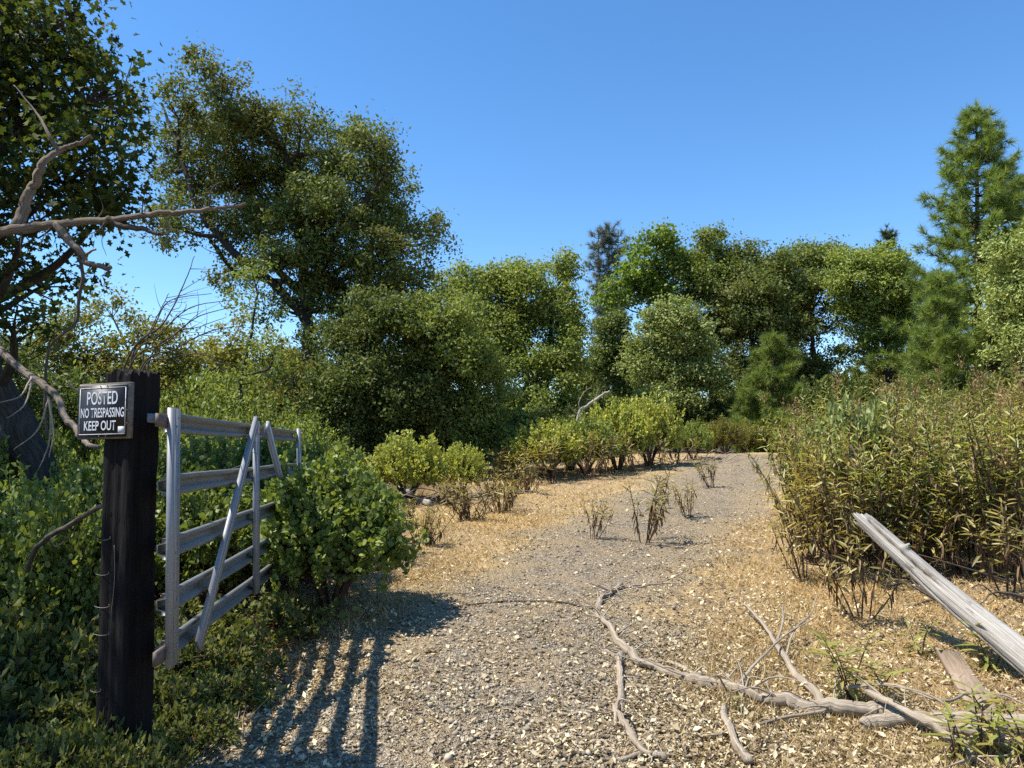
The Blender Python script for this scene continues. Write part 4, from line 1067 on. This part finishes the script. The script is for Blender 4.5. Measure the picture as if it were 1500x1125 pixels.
# scraps of fence wire stapled to the sign face
for q, (py, ln) in enumerate([(789, 26), (840, 26), (887, 30), (927, 32), (1010, 20)]):
    z = P(165, py, 3.6)[2]
    a = pc - pv * (hs + .004) - pu * .078; a[2] = z
    b = a + pu * ln * .0028 + UP * .004
    mb = MB(); tube(mb, smooth_path([a - pu * .012 + UP * .004 + pv * .02, a, (a + b) / 2 - UP * .006, b, b + UP * .01], 14), .0010, 5); mb.build('wire', M['wire'], post, True)
a = pc - pv * (hs + .005) + pu * .02; a[2] = P(180, 900, 3.6)[2]
mb = MB(); tube(mb, smooth_path([a, a + [0.01, 0, .16], a + [.002, 0, .32]], 10), .0012, 5); mb.build('wire', M['wire'], post, True)
mb = MB(); hb = pc + pu * (hs + .006) + pv * .035; hb[2] = P(222, 612, 3.6)[2]
box(mb, hb, pv, UP, pu, .028, .022, .004, .004); mb.build('hinge_strap', M['metal'], post)

# sign: wooden backing board > black face, border, lettering
sg_c = pc - pv * (hs + .016) - pu * .050
sg_c = np.array([sg_c[0], sg_c[1], P(160, 602, 3.55)[2]])
tilt = math.radians(.8)
su = pu * math.cos(tilt) + UP * math.sin(tilt); sv = np.cross(-pv, su); sv = sv / np.linalg.norm(sv); sn = -pv
if sv[2] < 0: sv = -sv
sign = thing('warning_sign', 'black POSTED NO TRESPASSING KEEP OUT sign on a wooden board nailed to the post', 'sign', sg_c)
SW, SH = .152, .130
mb = MB(); box(mb, sg_c + sn * .0, su, sv, sn, SW, SH, .011, .004); mb.build('backing_board', M['board'], sign)
mb = MB(); box(mb, sg_c + sn * .0128 - su * .007, su, sv, sn, SW * .955, SH * .93, .0012, .003); face = mb.build('sign_face', M['sign_black'], sign)
fc = sg_c + sn * .0146 - su * .007
def fbox(cu, cv, hu, hv, name, mat):
    m_b = MB(); box(m_b, fc + su * cu + sv * cv, su, sv, sn, hu, hv, .0004); o = m_b.mesh(name, mat, sg_c)
    ob = bpy.data.objects.new(name, o); COL.objects.link(ob); ob.parent = face; return ob
bw, bh = SW * .89, SH * .83
for cu, cv, hu, hv in [(0, bh, bw, .0013), (0, -bh, bw, .0013), (-bw, 0, .0013, bh - .0014), (bw, 0, .0013, bh - .0014)]:
    fbox(cu, cv, hu, hv, 'border_line', M['sign_white'])
fbox(bw - .021, -bh + .018, .018, .016, 'torn_sticker', M['sign_grey'])
def lettering(txt, cu, cv, width, hgt):
    cdat = bpy.data.curves.new('lettering', 'FONT'); cdat.body = txt; cdat.align_x = 'CENTER'; cdat.offset = .012; cdat.resolution_u = 4
    tmp = bpy.data.objects.new('tmp_text', cdat); COL.objects.link(tmp)
    dg = bpy.context.evaluated_depsgraph_get(); dg.update()
    me = bpy.data.meshes.new_from_object(tmp.evaluated_get(dg))
    bpy.data.objects.remove(tmp); bpy.data.curves.remove(cdat)
    co = np.zeros(len(me.vertices) * 3, np.float32); me.vertices.foreach_get('co', co); co = co.reshape(-1, 3)
    x = (co[:, 0] - (co[:, 0].min() + co[:, 0].max()) / 2) / (co[:, 0].max() - co[:, 0].min()) * width
    y = (co[:, 1] - co[:, 1].min()) / (co[:, 1].max() - co[:, 1].min()) * hgt
    w3 = (fc + sn * .0003 - sg_c)[None] + su[None] * (x + cu)[:, None] + sv[None] * (y + cv)[:, None]
    me.vertices.foreach_set('co', w3.astype(np.float32).ravel()); me.update()
    me.materials.clear(); me.materials.append(M['sign_white'])
    o = bpy.data.objects.new('lettering', me); COL.objects.link(o); o.parent = face
lettering('POSTED', -.002, .030, .182, .062)
lettering('NO TRESPASSING', 0, -.030, .256, .045)
lettering('KEEP OUT', -.012, -.090, .188, .045)
for cu, cv in [(-.02, SH * .88), (.02, SH * .90), (-.02, -SH * .9), (.02, -SH * .9), (SW * .93, 0), (SW * .93, -.06)]:
    mb = MB(); c = sg_c + sn * .0145 + su * cu + sv * cv
    tube(mb, np.array([c, c + sn * .003]), .003, 8); mb.build('nail', M['rust'], sign)

# gate
gA = P(248, 659, 3.57); gB = P(435, 659, 7.02)
gd = unit((gB - gA) * [1, 1, 0]); gn = np.array([gd[1], -gd[0], 0])     # gn points to the track side
GL = float(np.linalg.norm((gB - gA)[:2]))
z_top = P(248, 598, 3.57)[2]; z_bot = P(248, 975, 3.57)[2]
gb0 = np.array([gA[0], gA[1], z_bot])
gate = thing('farm_gate', 'open five-rail galvanised steel gate with slanted braces hung on the post', 'gate', gb0)
GLEAN = .028
def gp(along, z, off=0): return np.array([gA[0], gA[1], 0]) + gd * along + gn * (off + (z_top - z) * GLEAN) + UP * z
H_ = z_top - z_bot
zf_t, zf_b = P(435, 628, 7.02)[2], z_bot + .015
rail_z = [P(258, y_, 3.6)[2] for y_ in (619, 711, 802, 883, 950)]
prof = np.array([(-.055, .0), (-.053, .014), (-.032, .017), (-.022, -.022), (.020, -.026), (.032, .017), (.053, .014), (.055, .0), (.055, -.006), (.034, -.006), (.022, -.032), (-.024, -.030), (-.034, -.006), (-.055, -.006)])
for z in rail_z:
    n = 12; al = np.linspace(-.030, GL + .02, n); k = len(prof)
    vs = np.concatenate([[gp(a_, z + q[0] * .88 + .002 * math.sin(a_ * 3 + z * 9) + (zf_t - z_top) * a_ / GL * (z - z_bot) / H_, q[1] - .018) for q in prof] for a_ in al])
    i = np.arange(n - 1)[:, None] * k; j = np.arange(k)[None]; jn = (j + 1) % k
    mb = MB(); mb.add(vs, np.stack([i + j, i + jn, i + k + jn, i + k + j], -1).reshape(-1, 4))
    mb.f.append(np.array([list(range(k))])); mb.m.append(np.zeros(1, np.int32)); mb.f.append(np.array([list(range(n * k - 1, n * k - k - 1, -1))])); mb.m.append(np.zeros(1, np.int32))
    mb.build('rail', M['rail'], gate)
def upright(al, zt, zb, half, name='upright'):
    mb = MB(); UPG = unit(UP - gn * GLEAN)
    box(mb, gp(al, (zt + zb) / 2, .014), gd, gn, UPG, half, .014, (zt - zb) / 2, .005)
    # pressed rib down the middle
    box(mb, gp(al, (zt + zb) / 2, .029), gd, gn, UPG, half * .45, .0016, (zt - zb) / 2 - .004, 0)
    mb.build(name, M['metal'], gate)
upright(0, z_top, z_bot, .056)
upright(GL * .495, z_top + (zf_t - z_top) * .5 + .004, z_bot + .01, .050)
upright(GL, zf_t, zf_b, .050)
def brace(a0, z0, a1, z1):
    p0, p1 = gp(a0, z0, .044), gp(a1, z1, .044)
    w = unit(p1 - p0); u = unit(np.cross(w, gn))
    mb = MB(); box(mb, (p0 + p1) / 2, u, gn, w, .044, .012, np.linalg.norm(p1 - p0) / 2, .004)
    box(mb, (p0 + p1) / 2 + gn * .0135, u, gn, w, .020, .0016, np.linalg.norm(p1 - p0) / 2 - .004, 0)
    mb.build('brace', M['metal'], gate)
zm = z_top + (zf_t - z_top) * .5
brace(GL * .455, zm - .003, .30, P(283, 938, 4.0)[2])
brace(GL * .555, zm - .02, GL * .93, z_bot + .10)
for z in (rail_z[0] + .005, rail_z[-1]):
    mb = MB(); box(mb, gp(-.10, z, -.006), gd, gn, UP, .065, .009, .03, .003); mb.build('hinge', M['rust'], gate)
for z in rail_z:
    for al in (0, GL * .495, GL):
        for s_ in (-1, 1):
            mb = MB(); c = gp(al + s_ * .012, z + s_ * .02 + (zf_t - z_top) * al / GL * (z - z_bot) / H_, .030); tube(mb, np.array([c, c + gn * .005]), .006, 6); mb.build('bolt', M['metal'], gate)
mb = MB()
c0 = gp(GL * .495, rail_z[1] + .10, .035)
tube(mb, smooth_path([c0 + gd * .04, c0 + gn * .02 + UP * .02, c0 - gd * .3 + UP * .05, c0 - gd * .45 - UP * .02, c0 - gd * .8 - UP * .05], 20), .0018, 5); mb.build('wire', M['wire'], gate, True)

# ------------------------------------------------------------------ weathered log, fallen branches, plank
def log():
    A = P(1263, 760, 5.9); B = P(1385, 868, 5.35); C = P(1500, 962, 4.85); D = C + (C - B) * 1.25; D[2] = min(D[2], float(height(D[0], D[1])) - .02)
    n, s = 110, 84
    path = smooth_path([A, P(1322, 813, 5.62), B, C, D], n)
    t, nn, bb = frames(path)
    # fix the frame so that angle 0 is towards the camera and pi/2 up
    up = unit(np.cross(np.cross(t, UP), t)); side = unit(np.cross(t, up))
    th = np.linspace(0, 2 * np.pi, s, endpoint=False)
    u = np.linspace(0, 1, n)[:, None]
    R = np.interp(u, [0, .1, .3, .5, .75, 1], [.064, .066, .070, .077, .088, .098])
    r = np.random.default_rng(3)
    R = R * (1 + .05 * np.sin(2 * th + 1 + u * 4) + .03 * np.sin(3 * th + u * 9) + .02 * np.sin(7 * th + u * 3) + .009 * np.sin(13 * th + u * 2) * np.sin(u * 23 + 2) + .02 * np.sin(u * 40) * np.sin(th + 1) + .006 * r.normal(size=(n, s)))
    vec = np.cos(th)[None, :, None] * side[:, None] + np.sin(th)[None, :, None] * up[:, None]
    camdir = unit(EYE - path)
    crack = math.atan2(float(np.dot(up[10], camdir[10])), float(np.dot(side[10], camdir[10]))) + .35 - .55 * (u - .05)
    dth = (th[None] - crack + np.pi) % (2 * np.pi) - np.pi
    crw = .13 * (1 + .35 * np.sin(u * 60) * np.sin(u * 23))
    R = R - .055 * np.exp(-(dth / crw) ** 4) * sstep(.03, .07, u) * sstep(.52, .36, u)
    dth2 = (th[None] - crack + .75 + .5 * u + np.pi) % (2 * np.pi) - np.pi
    R = R - .016 * np.exp(-(dth2 / .07) ** 2) * sstep(.25, .4, u) * sstep(.9, .7, u)
    kn = np.exp(-(((u - .245) / .012) ** 2) - (((th[None] - 1.35 + np.pi) % (2 * np.pi) - np.pi) / .35) ** 2)
    R = R + .035 * kn
    v = path[:, None] + vec * R[..., None]
    jag = (.03 * np.sin(th * 2 + 1) + .02 * np.sin(th * 5) + r.normal(0, .008, s))
    for q in range(4): v[q] += t[q][None] * (jag * (1 - q / 4))[:, None] * -1
    mb = MB()
    ln = np.concatenate([[0], np.cumsum(np.linalg.norm(np.diff(path, axis=0), axis=1))])
    st = np.stack(np.broadcast_arrays(np.cos(th)[None] * .07, np.sin(th)[None] * .07, ln[:, None]), -1).reshape(-1, 3)
    i = np.arange(n - 1)[:, None] * s; j = np.arange(s)[None]; jn = (j + 1) % s
    mb.add(v.reshape(-1, 3), np.stack([i + j, i + jn, i + s + jn, i + s + j], -1).reshape(-1, 4), st)
    c = path[0] + t[0] * .03
    mb.add(np.concatenate([v[0], c[None]]), np.stack([np.arange(s), np.full(s, s), (np.arange(s) + 1) % s], -1), np.concatenate([st[:s], [[0, 0, 0]]]))
    tt = thing('weathered_log', 'bleached grey broken log with long crack propped above the dry grass', 'log', D)
    mb.build('trunk', M['dead_pale'], tt, True)
    k1 = path[int(.245 * n)] + up[int(.245 * n)] * .06
    branch_part(tt, [k1 - up[20] * .03, k1 + up[20] * .03 + [.02, 0, 0]], .016, .009, 'dead_pale', seed=77, name='broken_stub', n=6)
log()

def ground_branch(label, pix, r0, r1, mat='dead', subs=(), lift=None, group=None, seed=0, name='fallen_branch', sides=9, twigs=0):
    """pix: photo pixels of the branch on the ground, optionally with a lift above it"""
    def pt(q, rr):
        g = G(q[0], q[1]); g[2] += rr * 1.0 + .012 + (q[2] if len(q) > 2 else 0); return g
    pts = [pt(q, r0 + (r1 - r0) * i / (len(pix) - 1)) for i, q in enumerate(pix)]
    t = thing(name, label, 'branch', pts[0] - [0, 0, r0 * .8], group)
    branch_part(t, pts, r0, r1, mat, sides + 3, .22, seed, 'main_stem', 14 * len(pts))
    rt = np.random.default_rng(seed + 50)
    for k in range(twigs):
        q0 = np.array(pts[int(rt.integers(1, len(pts)))]); 
        a_ = rt.uniform(0, 6.28); l_ = rt.uniform(.12, .42)
        e_ = q0 + np.array([math.cos(a_) * l_, math.sin(a_) * l_, rt.uniform(-.02, .14)]); e_[2] = max(e_[2], float(height(e_[0], e_[1])) + .012)
        branch_part(t, [q0, (q0 + e_) / 2 + rt.normal(0, .03, 3) + [0, 0, .015], e_], rt.uniform(.004, .010), .002, mat, 5, .1, seed + 70 + k, 'twig', 8)
    for k, (sp, a, b) in enumerate(subs):
        branch_part(t, [pt(q, a) for q in sp], a, b, mat, 6, .14, seed + k + 1, 'side_branch')
    return t
ground_branch('long twisting grey fallen branch curving across the clearing to the plank', 
              [(1460, 1095), (1380, 1078), (1300, 1060), (1220, 1050), (1150, 1042), (1090, 1028), (1060, 1015), (1010, 1004), (960, 988), (922, 968), (900, 940), (882, 912), (878, 888), (895, 872), (912, 864)],
              .042, .017, 'dead', seed=300, twigs=48, subs=[
                  ([(1010, 858), (950, 860), (912, 864)][::-1], .012, .004),
                  ([(895, 872), (960, 858), (1000, 842), (1040, 822)], .008, .003),
                  ([(1210, 1046), (1180, 1010), (1150, 975, .03), (1130, 945, .05), (1090, 905, .06)], .03, .01),
                  ([(1140, 955, .05), (1147, 935, .09), (1148, 915, .12)], .012, .006),
                  ([(1150, 975, .03), (1165, 950, .1), (1190, 930, .14), (1200, 905, .18)], .010, .003),
                  ([(1080, 1020, .02), (1110, 990, .05), (1150, 960, .1), (1200, 935, .14)], .012, .004),
                  ([(1230, 1050, .02), (1130, 1068, .02), (1060, 1085), (1000, 1078)], .010, .004)])
ground_branch('crooked thin grey branch with forks running down past the litter from the long branch bend',
              [(908, 965), (906, 1000), (910, 1030), (905, 1050), (925, 1085), (945, 1112), (975, 1122)], .020, .015, 'dead', seed=320, twigs=8, subs=[
                  ([(945, 1112), (915, 1120), (880, 1122)], .012, .008), ([(900, 1040), (902, 1062), (903, 1070)], .013, .01),
                  ([(910, 975), (890, 960), (885, 950)], .012, .008), ([(908, 990), (930, 1010), (940, 1030)], .007, .003)])
ground_branch('smooth pale diagonal branch lying over the butt of the long branch', [(1270, 1048, .10), (1310, 1066, .09), (1360, 1085, .06), (1400, 1105, .03), (1430, 1124, .01)], .018, .022, 'dead', seed=340, twigs=7)
ground_branch('thin arching dark stick beside the plank end', [(1230, 1042, .10), (1310, 1042, .12), (1380, 1060, .10), (1420, 1050, .10), (1470, 1046, .08), (1520, 1050, .02)], .009, .006, 'dead', seed=350, sides=6)
ground_branch('thick split grey branch butt lying by the plank', [(1262, 1070), (1275, 1069), (1330, 1068), (1420, 1075), (1500, 1085), (1560, 1100)], .022, .060, 'dead', seed=360, twigs=6)
ground_branch('short dark stub stick pointing down from the branch knot', [(1058, 1040), (1066, 1070), (1078, 1100), (1095, 1130)], .018, .022, 'dead', seed=370)
ground_branch('long thin dark stick lying level across the gravel', [(655, 895), (700, 888), (760, 885), (820, 886), (868, 896)], .006, .010, 'dead_dark', seed=380, sides=6)
ground_branch('pale bare branch lying slanted below the lone lime-green manzanita', [(510, 695, .12), (545, 708, .1), (585, 722, .06), (605, 736, .04), (630, 744)], .03, .045, 'dead_pale', seed=390, twigs=8, subs=[([(530, 702, .1), (520, 712, .02)], .01, .006), ([(560, 712, .08), (540, 730, .02), (530, 740)], .012, .006)])
ground_branch('small grey stick lying low by the pale bare branch', [(560, 752), (590, 746), (618, 744)], .014, .008, 'dead', seed=395)
ground_branch('short pale stick on gravel right of the gate shadow', [(822, 1054), (845, 1052), (868, 1047)], .008, .009, 'dead', seed=396, sides=6)
ground_branch('short stubby stick near the long branch bend', [(985, 978), (1000, 985), (1015, 992)], .014, .012, 'dead', seed=397, sides=6)
ground_branch('short brown stick lying in the grass at the thicket edge', [(1150, 835), (1175, 838), (1205, 850)], .008, .006, 'dead_dark', seed=398, sides=6)
ground_branch('wiry twig lying in front of the seedling', [(1000, 1118), (1060, 1112), (1110, 1108), (1130, 1085, .03), (1140, 1050, .05)], .006, .003, 'dead_dark', seed=399, sides=5)
BR = 'twigs scattered on the clearing'
rb = np.random.default_rng(44)
for k in range(70):
    px, py = rb.uniform(860, 1480), rb.uniform(880, 1110)
    a = rb.uniform(0, 3.14); l = rb.uniform(14, 50)
    ground_branch('thin dry twig lying in litter on the sunny side of the clearing', [(px, py), (px + math.cos(a) * l * .5 + rb.normal(0, 3), py + math.sin(a) * l * .2), (px + math.cos(a) * l, py + math.sin(a) * l * .4)], rb.uniform(.003, .007), .002, 'dead' if k % 3 else 'dead_dark', seed=500 + k, group=BR, sides=5, name='fallen_twig')

# bigger dead limb by the far gap, brushwood piles, fan of bare branches
t = thing('dead_limb', 'bare pale dead limb rising from brush by the far gap', 'branch', GX(838, 21.5))
branch_part(t, [GX(838, 21.5), P(848, 608, 21.5), P(862, 594, 21.4), P(880, 580, 21.3), P(893, 573, 21.2)], .06, .03, 'dead_pale', seed=401)
for k, pp in enumerate([[(852, 604), (848, 590), (856, 575), (866, 568)], [(848, 608), (838, 600), (834, 590)], [(862, 592), (872, 584), (876, 572)]]):
    branch_part(t, [P(a, b, 21.4) for a, b in pp], .015, .006, 'dead', 5, seed=410 + k, name='twig')
def brush(label, px, Z, w, h, n, seed, mat='dead', name='brushwood_pile'):
    g = GX(px, Z); r = np.random.default_rng(seed); t = thing(name, label, 'brushwood', g)
    for k in range(n):
        a = g + np.array([r.uniform(-w, w), r.uniform(-.5, .5), 0]); a[2] = float(height(a[0], a[1])) + .01
        an = r.uniform(0, 6.28); l = r.uniform(.4, 1.0)
        b = a + np.array([math.cos(an) * l, math.sin(an) * l * .6, r.uniform(.02, h)])
        b[2] = max(b[2], float(height(b[0], b[1])) + .03)
        branch_part(t, [a, (a + b) / 2 + r.normal(0, .06, 3) + [0, 0, .05], b], r.uniform(.006, .018), .004, mat, 4, .1, seed + k, 'stick', 7)
brush('tangle of grey brushwood under the shrub row near the track end', 1000, 20.6, 1.3, .45, 34, 600)
brush('tangle of grey dead twigs below the lone lime-green manzanita', 545, 12.6, .7, .35, 26, 640)
brush('dead twigs between the lime-green manzanitas and the sprawling shrubs', 660, 13.0, .6, .25, 20, 680)
brush('dark dead twigs lying behind the weathered log', 1420, 7.0, .9, .3, 20, 720, 'dead_dark')

ft = thing('bare_bush', 'fan of thin bare dark branches rising behind the post', 'bush', GX(203, 12))
fb = GX(203, 12)
for k, pp in enumerate([[(190, 530), (232, 470), (262, 410), (275, 375)], [(190, 535), (235, 500), (280, 465), (335, 450)], [(200, 540), (250, 510), (300, 485), (345, 478)],
                        [(185, 530), (215, 480), (240, 440), (300, 430)], [(180, 530), (225, 490), (270, 450), (330, 440)], [(190, 540), (240, 525), (290, 520), (320, 545)], [(195, 535), (245, 490), (285, 478), (320, 465)], [(185, 540), (205, 500), (225, 455), (238, 430)]]):
    _, pth = branch_part(ft, [fb + [.09 * (k - 4), .05 * k, 0]] + [P(a + 10 + (k - 4) * 5 * (i_ == 0), b + 18 * (i_ == 0), 12 + .25 * (k - 4)) for i_, (a, b) in enumerate(pp)], .017, .005, 'dead_dark', 6, .1, 800 + k, 'branch')
    r = np.random.default_rng(830 + k)
    for q in range(5):
        o = pth[int(r.uniform(.45, .95) * (len(pth) - 1))]
        e = o + np.array([r.uniform(-.1, .6), r.uniform(-.2, .2), r.uniform(-.15, .45)])
        branch_part(ft, [o, (o + e) / 2 + r.normal(0, .04, 3), e], .007, .002, 'dead_dark', 3, 0, 860 + q, 'twig', 6)
tw = thing('bare_sapling', 'dead slender branch jutting left of the post at mid height', 'branch', GX(20, 4.9))
branch_part(tw, [GX(20, 4.9), P(40, 830, 4.6), P(70, 790, 4.4), P(110, 765, 4.2), P(150, 742, 3.95)], .016, .012, 'dead_dark', 6, .1, 900, 'stem')
branch_part(tw, [P(70, 790, 4.4), P(85, 800, 4.4), P(110, 775, 4.3)], .006, .003, 'dead_dark', 5, .1, 901, 'twig')

# plank
pA, pB = G(1392, 972), G(1440, 1052)
d = unit(pB - pA); sdir = unit(np.cross(d, UP)); nup = np.cross(sdir, d); nup = nup if nup[2] > 0 else -nup
ctr = (pA + pB) / 2 + nup * .035
pl = thing('wooden_plank', 'old weathered timber plank with flaking red edge lying in dry grass', 'plank', ctr - nup * .035)
pl.rotation_euler = (0, 0, math.atan2(d[1], d[0]) - math.pi / 2)
half = np.linalg.norm(pB - pA) / 2 + .06
pitch = math.asin(d[2])
def plank_box(cz, hx, hy, hz, name, mat, cx=0):
    mb = MB(); box(mb, (cx, 0, cz), (1, 0, 0), (0, math.sin(-pitch) * 0, 1), (0, 1, 0), hx, hz, hy, .004)
    o = bpy.data.objects.new(name, mb.mesh(name, M[mat])); COL.objects.link(o); o.parent = pl; o.rotation_euler = (pitch, 0, 0)
plank_box(.045, .072, half, .018, 'board', 'plank')
plank_box(.033, .002, half * .5, .014, 'painted_edge', 'plank_paint', -.071)
for ob in bpy.data.objects:
    if '_o' in ob: del ob['_o']
